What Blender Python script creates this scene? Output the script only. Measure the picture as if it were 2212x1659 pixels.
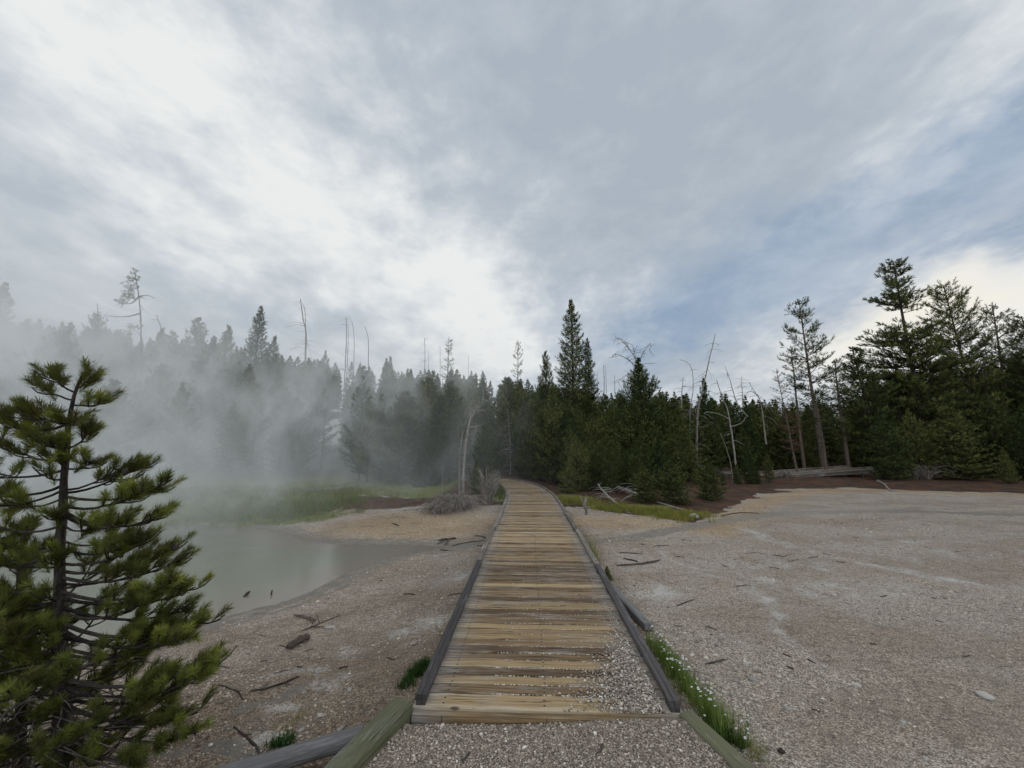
import bpy, math
import numpy as np
from mathutils import Vector, Matrix

for o in list(bpy.data.objects):
    bpy.data.objects.remove(o, do_unlink=True)
S = bpy.context.scene
COL = S.collection
rad = math.radians

# ------------------------------------------------------------------ camera
CAMZ = 1.62
PITCH = rad(9.36)
FPX = 830.8                      # focal length in units of a 2212 px wide picture
cam_d = bpy.data.cameras.new('camera')
cam = bpy.data.objects.new('camera', cam_d)
COL.objects.link(cam)
cam.location = (0, 0, CAMZ)
cam.rotation_euler = (rad(90) + PITCH, 0, 0)
cam_d.sensor_width = 36
cam_d.lens = 36 * FPX / 2212
cam_d.clip_start = 0.05
cam_d.clip_end = 6000
S.camera = cam
CP, SP = math.cos(PITCH), math.sin(PITCH)

def ray(px, py):
    u = (px - 1106) / FPX; v = (py - 829.5) / FPX
    return np.array([u, CP + v * SP, SP - v * CP])
def G(px, py, z=0.0):
    d = ray(px, py); t = (z - CAMZ) / d[2]
    return np.array([0, 0, CAMZ]) + d * t
def PY(px, py, Y):
    d = ray(px, py)
    return np.array([0, 0, CAMZ]) + d * (Y / d[1])
def unit(v):
    v = np.asarray(v, float); return v / np.linalg.norm(v)

# ------------------------------------------------------------------ node helper
class NT:
    def __init__(s, tree): s.t = tree; tree.nodes.clear()
    def n(s, typ, props=None, ins=None, out=0):
        nd = s.t.nodes.new(typ)
        for k, v in (props or {}).items(): setattr(nd, k, v)
        for k, v in (ins or {}).items():
            sock = nd.inputs[k]
            if isinstance(v, bpy.types.NodeSocket): s.t.links.new(v, sock)
            else: sock.default_value = v
        return nd.outputs[out] if out is not None else nd
    def m(s, op, a, b=0.0, c=0.0, clamp=False):
        return s.n('ShaderNodeMath', {'operation': op, 'use_clamp': clamp}, {0: a, 1: b, 2: c})
    def vm(s, op, a, b=(0, 0, 0)):
        nd = s.n('ShaderNodeVectorMath', {'operation': op}, {0: a, 1: b}, out=None)
        return nd.outputs['Value'] if op in ('DOT_PRODUCT', 'LENGTH') else nd.outputs[0]
    def scale(s, a, v):
        return s.vm('MULTIPLY', a, v)
    def mr(s, x, a, b, c=0.0, d=1.0, smooth=True):
        return s.n('ShaderNodeMapRange', {'interpolation_type': 'SMOOTHSTEP' if smooth else 'LINEAR'},
                   {0: x, 1: a, 2: b, 3: c, 4: d})
    def mix(s, f, a, b, mode='MIX'):
        nd = s.n('ShaderNodeMix', {'data_type': 'RGBA', 'blend_type': mode}, {0: f}, out=None)
        for k, v in ((6, a), (7, b)):
            if isinstance(v, bpy.types.NodeSocket): s.t.links.new(v, nd.inputs[k])
            else: nd.inputs[k].default_value = (*v[:3], 1)
        return nd.outputs[2]
    def noise(s, vec, scale, detail=4, rough=0.55, dist=0.0, out=0):
        return s.n('ShaderNodeTexNoise', None, {'Vector': vec, 'Scale': scale, 'Detail': detail,
                   'Roughness': rough, 'Distortion': dist}, out=out)
    def voro(s, vec, scale, feature='F1', out=0, rnd=1.0):
        return s.n('ShaderNodeTexVoronoi', {'feature': feature}, {'Vector': vec, 'Scale': scale, 'Randomness': rnd}, out=out)
    def ramp(s, f, stops):
        nd = s.n('ShaderNodeValToRGB', None, {0: f}, out=None)
        e = nd.color_ramp.elements
        while len(e) < len(stops): e.new(0.5)
        for el, (p, c) in zip(e, stops):
            el.position = p; el.color = (*c[:3], 1)
        return nd.outputs[0]
    def attr(s, name, out=2):
        return s.n('ShaderNodeAttribute', {'attribute_name': name}, None, out=out)

# ------------------------------------------------------------------ world: broken overcast
SUN_AZ, SUN_EL = rad(47), rad(16)          # azimuth to the right of the view axis
w = bpy.data.worlds.new('World'); S.world = w; w.use_nodes = True
N = NT(w.node_tree)
dirv = N.n('ShaderNodeTexCoord', None, None, out=0)
sep = N.n('ShaderNodeSeparateXYZ', None, {0: dirv}, out=None)
zz = N.m('ADD', N.m('ABSOLUTE', sep.outputs[2]), 0.16)
u_ = N.m('DIVIDE', sep.outputs[0], zz); v_ = N.m('DIVIDE', sep.outputs[1], zz)
P1 = N.n('ShaderNodeCombineXYZ', None, {0: N.m('MULTIPLY', u_, 1.5), 1: N.m('MULTIPLY', v_, 0.50), 2: 3.7})
P2 = N.n('ShaderNodeCombineXYZ', None, {0: N.m('MULTIPLY', u_, 1.0), 1: N.m('MULTIPLY', v_, 0.6), 2: 9.1})
streak = N.noise(P1, 1.15, 5, 0.52, 0.25)
puff = N.noise(P2, 3.0, 8, 0.6, 0.15)
fine = N.noise(P2, 8.5, 6, 0.62, 0.3)
D2 = N.scale(dirv, (1.0, 1.0, 1.9))
mott = N.noise(D2, 6.5, 7, 0.60, 0.15)
mott2 = N.noise(D2, 2.6, 3, 0.5, 0.15)
wob = N.vm('SUBTRACT', N.noise(dirv, 3.2, 4, 0.6, 0.0, out=1), (0.5, 0.5, 0.5))
dw = N.vm('ADD', dirv, N.scale(wob, (0.32, 0.32, 0.32)))
def blob(c, e, sa, sb, amp):
    """soft elongated patch of sky: centre and axis end given as directions, half-sizes in degrees"""
    c3 = unit(ray(*c)); a = unit(ray(*e)) - c3; a = unit(a - c3 * a.dot(c3)); b = np.cross(c3, a)
    dd = N.vm('SUBTRACT', dw, tuple(c3))
    x = N.m('DIVIDE', N.vm('DOT_PRODUCT', dd, tuple(a)), math.sin(rad(sa)))
    y = N.m('DIVIDE', N.vm('DOT_PRODUCT', dd, tuple(b)), math.sin(rad(sb)))
    z = N.m('MULTIPLY', N.vm('DOT_PRODUCT', dd, tuple(c3)), 1.5)
    r = N.m('SQRT', N.m('ADD', N.m('ADD', N.m('MULTIPLY', x, x), N.m('MULTIPLY', y, y)), N.m('MULTIPLY', z, z)))
    return N.mr(r, 0.0, 1.0, amp, 0.0)
def total(lst):
    s_ = lst[0]
    for q in lst[1:]: s_ = N.m('ADD', s_, q)
    return s_
L = total([
    N.m('MULTIPLY', N.m('SUBTRACT', streak, 0.5), 0.70),
    N.m('MULTIPLY', N.m('SUBTRACT', mott, 0.5), 1.05),
    N.m('MULTIPLY', N.m('SUBTRACT', mott2, 0.5), 0.45),
    N.m('MULTIPLY', N.m('SUBTRACT', puff, 0.5), 0.50),
    N.m('MULTIPLY', N.m('SUBTRACT', fine, 0.5), 0.42),
    blob((620, 400), (250, 120), 60, 24, 0.42),
    blob((1000, 620), (700, 520), 36, 15, 0.27),
    blob((40, 300), (300, 560), 44, 30, 0.13),
    blob((1480, 240), (1480, 500), 42, 26, -0.22),
    blob((480, 600), (250, 500), 20, 4.5, -0.25),
    blob((2180, 620), (1850, 740), 38, 12, 0.70),
    blob((2200, 60), (2000, 260), 24, 10, 0.45),
    blob((2150, 420), (1700, 660), 40, 2.5, 0.15),
    blob((1060, 770), (1300, 770), 20, 7, 0.30),
])
L = N.m('ADD', N.m('MULTIPLY', N.m('ADD', L, -0.17), 1.22), 0.53)
B = total([
    blob((1860, 500), (2212, 330), 44, 10.0, 1.7),
    blob((1480, 660), (1800, 560), 30, 14, 0.65),
    blob((2190, 470), (2000, 560), 16, 5, 0.5),
])
B = N.m('MULTIPLY', B, N.m('ADD', N.mr(puff, 0.36, 0.62, 0.30, 0.0), N.mr(mott, 0.36, 0.62, 0.90, 0.55)))
nish = N.n('ShaderNodeTexSky', {'sky_type': 'NISHITA', 'sun_disc': False, 'sun_elevation': SUN_EL,
           'sun_rotation': SUN_AZ, 'air_density': 1.0, 'dust_density': 1.5})
nish10 = N.mix(1.0, nish, (0.05, 0.05, 0.05), 'MULTIPLY')
grey = N.ramp(N.m('MULTIPLY', L, 1.0, clamp=True),
              [(0.0, (0.40, 0.46, 0.53)), (0.35, (0.475, 0.53, 0.59)), (0.62, (0.60, 0.645, 0.69)), (0.85, (0.75, 0.775, 0.79)), (1.0, (0.83, 0.845, 0.845))])
blue = N.mix(0.06, N.mix(N.mr(mott, 0.3, 0.7), (0.25, 0.355, 0.50), (0.375, 0.47, 0.60)), nish10)
c1 = N.mix(N.m('MULTIPLY', N.m('MULTIPLY', B, 0.9, clamp=True), 0.9), grey, blue)
warm = N.m('MULTIPLY', blob((1980, 700), (2160, 630), 18, 4.5, 1.0), N.mr(puff, 0.38, 0.62), clamp=True)
c2 = N.mix(N.m('MULTIPLY', warm, 0.55), c1, (0.98, 0.90, 0.68))
warm2 = N.m('MULTIPLY', blob((2120, 620), (1800, 780), 34, 9, 1.0), N.mr(fine, 0.35, 0.6), clamp=True)
c3 = N.mix(N.m('MULTIPLY', warm2, 0.40), c2, (0.86, 0.83, 0.79))
back = N.mr(sep.outputs[1], 0.40, -0.35, 1.0, 2.1)          # unseen sky overhead and behind the viewer, boosted to brighten the ground
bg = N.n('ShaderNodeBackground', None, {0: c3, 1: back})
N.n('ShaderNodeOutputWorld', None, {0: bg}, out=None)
w.cycles.sampling_method = 'MANUAL'; w.cycles.sample_map_resolution = 512

# sun behind the overcast
sl = bpy.data.lights.new('sun', 'SUN'); so = bpy.data.objects.new('sun', sl); COL.objects.link(so)
sl.energy = 1.0; sl.angle = rad(18); sl.color = (1.0, 0.93, 0.82)
sd_ = Vector((math.sin(SUN_AZ) * math.cos(SUN_EL), math.cos(SUN_AZ) * math.cos(SUN_EL), math.sin(SUN_EL)))
so.rotation_euler = sd_.to_track_quat('Z', 'Y').to_euler()

S.view_settings.view_transform = 'Standard'
S.view_settings.look = 'None'
S.view_settings.exposure = 0.0
S.view_settings.gamma = 1.0
S.render.engine = 'CYCLES'
S.cycles.max_bounces = 5
S.cycles.diffuse_bounces = 2
S.cycles.glossy_bounces = 2
S.cycles.transmission_bounces = 2
S.cycles.volume_bounces = 1
S.cycles.transparent_max_bounces = 6
S.cycles.volume_step_rate = 0.36
S.cycles.volume_max_steps = 128
S.cycles.use_denoising = True

# ------------------------------------------------------------------ mesh builder
class MB:
    def __init__(s): s.V = []; s.F = []; s.nv = 0; s.A = []; s.Lc = []
    def add(s, V, F, rnd=0.5, lc=None):
        """V (n,3), F (m,3 or 4) int, rnd float or (n,), lc (n,3)"""
        V = np.asarray(V, np.float32); F = np.asarray(F, np.int32)
        s.V.append(V); s.F.append(F + s.nv); s.nv += len(V)
        s.A.append(np.broadcast_to(np.asarray(rnd, np.float32), (len(V),)).copy())
        s.Lc.append(V if lc is None else np.asarray(lc, np.float32))
    def mesh(s, name, mat, smooth=False, origin=None):
        me = bpy.data.meshes.new(name)
        V = np.concatenate(s.V)
        if origin is not None: V = V - np.asarray(origin, np.float32)
        starts = []; loops = []; c = 0
        for F in s.F:
            k = F.shape[1]; loops.append(F.ravel())
            starts.append(c + np.arange(len(F)) * k); c += F.size
        loops = np.concatenate(loops); starts = np.concatenate(starts)
        me.vertices.add(len(V)); me.vertices.foreach_set('co', V.astype(np.float32).ravel())
        me.loops.add(len(loops)); me.loops.foreach_set('vertex_index', loops.astype(np.int32))
        me.polygons.add(len(starts)); me.polygons.foreach_set('loop_start', starts.astype(np.int32))
        me.polygons.foreach_set('use_smooth', np.full(len(starts), smooth, bool))
        me.update(calc_edges=True)
        a = me.attributes.new('rnd', 'FLOAT', 'POINT'); a.data.foreach_set('value', np.concatenate(s.A))
        b = me.attributes.new('lc', 'FLOAT_VECTOR', 'POINT'); b.data.foreach_set('vector', np.concatenate(s.Lc).astype(np.float32).ravel())
        if mat: me.materials.append(mat)
        return me
    def obj(s, name, mat, parent=None, smooth=False, origin=None):
        """origin: world point; mesh data is stored relative to it"""
        me = s.mesh(name, mat, smooth, origin)
        o = bpy.data.objects.new(name, me); COL.objects.link(o)
        if parent is not None: o.parent = parent
        elif origin is not None: o.location = tuple(float(q) for q in origin)
        return o

def tag(o, label=None, cat=None, group=None, kind=None):
    if label: o['label'] = label
    if cat: o['category'] = cat
    if group: o['group'] = group
    if kind: o['kind'] = kind
    return o
def empty(name, loc, label, cat, group=None):
    o = bpy.data.objects.new(name, None); COL.objects.link(o)
    o.location = tuple(float(q) for q in loc); o.empty_display_size = 0.2
    return tag(o, label, cat, group)

def tube(mb, pts, rr, sides=7, rnd=0.5, cap=True, rough=0.0, rng=None, flat=1.0):
    pts = np.asarray(pts, float); n = len(pts); rr = np.broadcast_to(np.asarray(rr, float), (n,))
    T = np.gradient(pts, axis=0); T /= np.linalg.norm(T, axis=1)[:, None] + 1e-9
    up = np.array([0, 0, 1.0]) if abs(T[0][2]) < 0.8 else np.array([1.0, 0, 0])
    A = np.cross(T, up); A /= np.linalg.norm(A, axis=1)[:, None] + 1e-9
    Bv = np.cross(A, T)
    th = np.linspace(0, 2 * math.pi, sides, endpoint=False)
    R = rr[:, None] * np.ones(sides)[None]
    if rough and rng is not None: R = R * (1 + rough * (rng.random((n, sides)) - .5)) * (1 + rough * .6 * (rng.random(sides) - .5))[None]
    V = pts[:, None] + A[:, None] * (R * np.cos(th))[..., None] + Bv[:, None] * (R * np.sin(th) * flat)[..., None]
    V = V.reshape(-1, 3)
    s_ = np.concatenate([[0], np.cumsum(np.linalg.norm(np.diff(pts, axis=0), axis=1))])
    lc = np.stack([np.repeat(s_, sides), (R * np.cos(th)).ravel(), (R * np.sin(th)).ravel()], 1)
    lc[:, 0] += rnd * 13.7 if np.isscalar(rnd) else 0
    i = np.arange(n - 1)[:, None] * sides; j = np.arange(sides)[None]; k = (j + 1) % sides
    F = np.stack([i + j, i + k, i + k + sides, i + j + sides], -1).reshape(-1, 4)
    mb.add(V, F, rnd, lc)
    if cap:
        for e, c in ((0, pts[0]), (n - 1, pts[-1])):
            ring = V[e * sides:(e + 1) * sides]
            C = np.vstack([ring, c[None]])
            ff = [[a, (a + 1) % sides, sides] if e else [(a + 1) % sides, a, sides] for a in range(sides)]
            l2 = np.vstack([lc[e * sides:(e + 1) * sides], [[lc[e * sides, 0], 0, 0]]])
            mb.add(C, ff, rnd, l2)

def sticks(mb, P0, P1, r0, r1, rnd=0.5):
    """many 3-sided tapered prisms at once"""
    P0 = np.asarray(P0, float); P1 = np.asarray(P1, float); n = len(P0)
    if n == 0: return
    r0 = np.broadcast_to(r0, (n,)); r1 = np.broadcast_to(r1, (n,))
    D = P1 - P0; D /= np.linalg.norm(D, axis=1)[:, None] + 1e-9
    up = np.where(np.abs(D[:, 2:3]) < .9, np.array([[0, 0, 1.]]), np.array([[1., 0, 0]]))
    A = np.cross(D, up); A /= np.linalg.norm(A, axis=1)[:, None] + 1e-9; Bv = np.cross(A, D)
    Vs = []
    for Pp, r in ((P0, r0), (P1, r1)):
        for k in range(3):
            a = 2 * math.pi * k / 3
            Vs.append(Pp + (A * math.cos(a) + Bv * math.sin(a)) * r[:, None])
    V = np.stack(Vs, 1).reshape(-1, 3)
    b = np.arange(n)[:, None, None] * 6
    F = (b + np.array([[0, 1, 4, 3], [1, 2, 5, 4], [2, 0, 3, 5]])[None]).reshape(-1, 4)
    rn = np.repeat(np.broadcast_to(rnd, (n,)), 6)
    mb.add(V, F, rn)

# ------------------------------------------------------------------ numpy noise + terrain
def _h(i, j, s):
    v = np.sin(i * 127.1 + j * 311.7 + s * 74.7) * 43758.5453
    return v - np.floor(v)
def vn(x, y, s=0):
    xi = np.floor(x); yi = np.floor(y); fx = x - xi; fy = y - yi
    fx = fx * fx * (3 - 2 * fx); fy = fy * fy * (3 - 2 * fy)
    a = _h(xi, yi, s); b = _h(xi + 1, yi, s); c = _h(xi, yi + 1, s); d = _h(xi + 1, yi + 1, s)
    return a + (b - a) * fx + (c - a) * fy + (a - b - c + d) * fx * fy
def fbm(x, y, s=0, o=4):
    r = 0; a = .5
    for k in range(o):
        r = r + a * vn(x * 2 ** k + k * 17.3, y * 2 ** k - k * 9.1, s + k); a *= .5
    return r / (1 - .5 ** o)
def ss(a, b, x):
    t = np.clip((x - a) / (b - a), 0, 1); return t * t * (3 - 2 * t)

WATER_Z = -0.40
pool_px = [(445, 1345), (520, 1322), (610, 1300), (665, 1280), (700, 1262), (760, 1232), (830, 1208), (900, 1192), (965, 1183),
           (900, 1178), (840, 1177), (760, 1177), (700, 1175), (650, 1168), (630, 1159), (600, 1150), (560, 1142), (500, 1138),
           (300, 1134), (0, 1130), (-500, 1130), (-900, 1250), (-600, 1400), (-100, 1430), (200, 1410), (340, 1378)]
POOL = np.array([G(x, y, WATER_Z)[:2] for x, y in pool_px])
def poly_sd(x, y, P):
    x = np.asarray(x, float); y = np.asarray(y, float)
    d = np.full(x.shape, 1e9); ins = np.zeros(x.shape, bool)
    for i in range(len(P)):
        x0, y0 = P[i]; x1, y1 = P[(i + 1) % len(P)]
        ex, ey = x1 - x0, y1 - y0
        t = np.clip(((x - x0) * ex + (y - y0) * ey) / (ex * ex + ey * ey + 1e-12), 0, 1)
        d = np.minimum(d, np.hypot(x - x0 - t * ex, y - y0 - t * ey))
        c = ((y0 > y) != (y1 > y))
        xx = (x1 - x0) * (y - y0) / (y1 - y0 + 1e-12) + x0
        ins ^= c & (x < xx)
    return np.where(ins, -d, d)
def line_d(x, y, P):
    d = np.full(np.shape(x), 1e9)
    for i in range(len(P) - 1):
        x0, y0 = P[i]; x1, y1 = P[i + 1]; ex, ey = x1 - x0, y1 - y0
        t = np.clip(((x - x0) * ex + (y - y0) * ey) / (ex * ex + ey * ey + 1e-12), 0, 1)
        d = np.minimum(d, np.hypot(x - x0 - t * ex, y - y0 - t * ey))
    return d
def gl(pxs, z=-0.1): return np.array([G(a, b, z)[:2] for a, b in pxs])

# edge of the bare sinter, beyond it forest floor: y as a function of x
EDGE = gl([(-900, 1105), (0, 1100), (450, 1112), (600, 1112), (760, 1100), (850, 1092), (940, 1092), (1075, 1092), (1215, 1096), (1300, 1102),
           (1400, 1117), (1500, 1130), (1545, 1110), (1600, 1080), (1700, 1057), (1850, 1053), (2000, 1061), (2212, 1066), (2700, 1074)])
def edge_y(x): return np.interp(x, EDGE[:, 0], EDGE[:, 1])

def hill(x, y):
    A = np.where(x < 0, 4 - .125 * x, np.maximum(4 - .16 * x, .4))
    A = np.minimum(A, 17)
    h = A * ss(17, 78, y) + ss(60, 220, y) * 5
    h = h + 2.5 * np.exp(-(((x + 17) / 8) ** 2 + ((y - 46) / 11) ** 2))
    return h
def H(x, y):
    x = np.asarray(x, float); y = np.asarray(y, float)
    sd = poly_sd(x, y, POOL)
    base = -0.10 + 0.05 * (fbm(x * .5, y * .5, 3) - .5) + 0.02 * (fbm(x * 2.3, y * 2.3, 5) - .5)
    left = ss(0.3, -1.2, x)                                        # falls away to the pool
    sink = 1 - ss(0.0, 3.6, sd)
    h = base - (0.30 * sink) * np.where(x < 0, 1, ss(1.2, 0, x))
    h = h + 0.045 * ss(.28, .40, sd + .25 * (fbm(x * 1.3, y * 1.3, 8) - .5)) * left - .045 * left
    rough = np.exp(-(((x + 1.9) / .9) ** 2 + ((y - 2.9) / .8) ** 2))  # broken crust by the near pine
    h = h + rough * .12 * (fbm(x * 4.0, y * 4.0, 11) - .45)
    h = np.where(sd < 0, WATER_Z - .012 - np.minimum(-sd * .25, .4), np.maximum(h, WATER_Z + .004 + np.clip(sd, 0, 1) * .06))
    ap = (1 - ss(2.50, 2.70, y)) * ss(-1.02, -.8, x) * (1 - ss(1.06, 1.3, x))
    h = h * (1 - ap) + (.036 + .030 * ss(.0, .75, x) * ss(1.6, 2.5, y)) * ap
    h = h + hill(x, y) + ss(0, 3, y - edge_y(x)) * (.25 * fbm(x * .35, y * .35, 21) - .05)
    return h
def gnd(px, py):
    """first point where the sight line meets the terrain"""
    d = ray(px, py); t = np.geomspace(1.2, 160, 1500); p = np.array([0, 0, CAMZ]) + d * t[:, None]
    g = p[:, 2] - H(p[:, 0], p[:, 1]); i = np.nonzero(g < 0)[0]
    i = i[0] if len(i) else 1200
    f = g[i - 1] / (g[i - 1] - g[i] + 1e-9) if i > 0 and g[i] < 0 else 0
    q = p[i - 1] + (p[i] - p[i - 1]) * f; q[2] = float(H(q[0], q[1]))
    return q
def Hs(x, y): return float(H(np.array(x), np.array(y)))

# ------------------------------------------------------------------ materials
def new_mat(name):
    m = bpy.data.materials.new(name); m.use_nodes = True
    return m, NT(m.node_tree)
def finish(n, col, rough=0.85, bump=None, bstr=0.4, bdist=0.01, spec=0.3, **kw):
    ins = {'Base Color': col, 'Roughness': rough, 'Specular IOR Level': spec}
    ins.update(kw)
    if bump is not None:
        ins['Normal'] = n.n('ShaderNodeBump', None, {'Strength': bstr, 'Distance': bdist, 'Height': bump})
    b = n.n('ShaderNodeBsdfPrincipled', None, ins)
    n.n('ShaderNodeOutputMaterial', None, {0: b}, out=None)

def mat_ground():
    m, n = new_mat('sinter_ground')
    p = n.n('ShaderNodeTexCoord', None, None, out=3)
    a1 = n.n('ShaderNodeSeparateColor', None, {0: n.attr('maskA', 0)}, out=None).outputs
    a2 = n.n('ShaderNodeSeparateColor', None, {0: n.attr('maskB', 0)}, out=None).outputs
    grass, litter, wet = a1[0], a1[1], a1[2]
    white, tan, appr = a2[0], a2[1], a2[2]
    big = n.noise(n.scale(p, (.8, 1.3, 1)), .6, 6, .62, .5); mid = n.noise(p, 3.2, 7, .62, .4)
    fin = n.noise(p, 26, 6, .7); fleck = n.noise(p, 30, 5, .74)
    stretch = n.noise(n.scale(p, (.45, 1.6, 1)), 2.2, 6, .6, .6)
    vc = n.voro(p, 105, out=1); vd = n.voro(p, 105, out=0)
    vd2 = n.voro(p, 38, out=0)
    r1 = n.n('ShaderNodeSeparateColor', None, {0: vc}, out=0)
    sp = n.m('ADD', n.m('MULTIPLY', r1, .55), n.m('MULTIPLY', fin, .45))
    peb = n.ramp(sp, [(.12, (.12, .090, .066)), (.36, (.35, .282, .22)), (.60, (.58, .485, .385)), (.86, (.86, .77, .64))])
    crust = n.ramp(fin, [(.3, (.50, .42, .34)), (.7, (.68, .59, .485))])
    patch = n.mr(n.m('ADD', mid, n.m('MULTIPLY', big, .6)), .66, .92)
    col = n.mix(n.m('MULTIPLY', patch, .62), peb, crust)
    # colour drifts of the sinter
    col = n.mix(n.mr(big, .40, .62, 0, .6), col, (.58, .50, .42), 'MULTIPLY')
    crev = n.mr(n.m('ADD', vd, n.m('MULTIPLY', n.m('SUBTRACT', mid, .5), .5)), .40, .66); col = n.mix(n.m('MULTIPLY', crev, .72), col, (.11, .088, .070))  # dark soil between pebbles, with crevice shade painted into the colour
    tn = n.mr(n.m('ADD', tan, n.m('MULTIPLY', n.m('SUBTRACT', mid, .5), .7)), .25, .8)
    col = n.mix(n.m('MULTIPLY', tn, .75), col, n.mix(1.0, col, (1.12, .93, .66), 'MULTIPLY'))
    # dark chips and hollows
    dk = n.mr(fleck, .54, .62); col = n.mix(n.m('MULTIPLY', dk, .72), col, (.095, .074, .056))
    fl2 = n.noise(n.scale(p, (.8, 1.3, 1)), 11, 6, .72, .3); col = n.mix(n.m('MULTIPLY', n.mr(fl2, .55, .64), .55), col, (.13, .10, .078))
    chan = n.voro(n.vm('ADD', n.scale(p, (1, 1.5, 1)), n.scale(n.noise(p, 1.6, 4, .6, 0, out=1), (.9, .9, .9))), 1.1, 'DISTANCE_TO_EDGE')
    col = n.mix(n.m('MULTIPLY', n.mr(chan, .035, .0), n.mr(big, .45, .6, 0, .55)), col, (.16, .125, .095))
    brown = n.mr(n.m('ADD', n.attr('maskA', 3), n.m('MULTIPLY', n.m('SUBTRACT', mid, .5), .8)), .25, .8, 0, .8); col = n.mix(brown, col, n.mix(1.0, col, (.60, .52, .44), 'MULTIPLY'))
    dk2 = n.mr(stretch, .56, .70); col = n.mix(n.m('MULTIPLY', dk2, .50), col, (.15, .12, .092))
    dash = n.noise(n.scale(p, (14, 50, 14)), 1.0, 4, .6, .8); col = n.mix(n.m('MULTIPLY', n.mr(dash, .62, .68), .7), col, (.075, .055, .042))
    # white salt crust
    wm = n.mr(n.m('ADD', white, n.m('MULTIPLY', n.m('SUBTRACT', n.m('ADD', mid, fleck), 1.0), 2.0)),   .30, 1.0)
    wc = n.mix(fin, (.50, .47, .43), (.76, .73, .68))
    col = n.mix(n.m('MULTIPLY', wm, .62), col, wc)
    # approach gravel: darker, mixed stones
    r3 = n.n('ShaderNodeSeparateColor', None, {0: n.voro(p, 150, out=1)}, out=0)
    fineg = n.ramp(n.m('ADD', n.m('MULTIPLY', r3, .75), n.m('MULTIPLY', fin, .25)), [(.1, (.055, .042, .031)), (.45, (.19, .148, .110)), (.7, (.34, .272, .205)), (.92, (.62, .54, .44))])
    col = n.mix(n.m('MULTIPLY', appr, .95), col, fineg)
    # wet mud
    wtm = n.mr(n.m('ADD', wet, n.m('MULTIPLY', n.m('SUBTRACT', mid, .5), .8)), .3, .62)
    wp = n.mr(n.noise(n.scale(p, (1, 2.2, 1)), 4.5, 6, .66, .5), .36, .58, .50, .9)
    col = n.mix(n.m('MULTIPLY', wtm, wp), col, n.mix(fin, (.10, .086, .070), (.26, .225, .185)))
    # needle litter
    lpat = n.noise(p, 1.7, 5, .6)
    lm = n.mr(n.m('ADD', litter, n.m('MULTIPLY', n.m('SUBTRACT', mid, .5), 1.0)), .35, .6)
    lc_ = n.ramp(fleck, [(.3, (.022, .013, .008)), (.48, (.085, .036, .018)), (.60, (.13, .062, .032)), (.68, (.10, .06, .04)), (.73, (.36, .30, .24))])
    lc_ = n.mix(n.mr(lpat, .42, .60), lc_, n.ramp(fin, [(.35, (.020, .014, .009)), (.65, (.060, .040, .025))]))
    col = n.mix(lm, col, lc_)
    gm = n.mr(n.m('ADD', grass, n.m('MULTIPLY', n.m('SUBTRACT', mid, .5), .9)), .35, .65)
    gc = n.ramp(fin, [(.3, (.08, .085, .022)), (.6, (.18, .185, .05)), (.8, (.28, .26, .09))])
    col = n.mix(gm, col, gc)
    rough = n.mr(wtm, 0, 1, .92, .55)
    hgt = n.m('ADD', n.m('MULTIPLY', n.m('SUBTRACT', 1.0, vd), .5), n.m('ADD', n.m('MULTIPLY', fleck, 1.6),
              n.m('ADD', n.m('MULTIPLY', n.m('SUBTRACT', 1.0, vd2), .6), n.m('MULTIPLY', fin, .9))))
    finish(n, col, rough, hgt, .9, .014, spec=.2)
    return m

def mat_pebble():
    m, n = new_mat('pebbles')
    r = n.attr('rnd'); p = n.n('ShaderNodeTexCoord', None, None, out=3)
    c = n.ramp(r, [(0, (.080, .066, .056)), (.25, (.23, .180, .138)), (.5, (.42, .35, .275)), (.72, (.57, .485, .39)), (.86, (.74, .67, .57)), (1, (.86, .82, .74))])
    c = n.mix(n.mr(n.noise(p, 180, 3), .4, .7, 0, .35), c, (.17, .15, .13))
    finish(n, c, .85)
    return m

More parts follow.
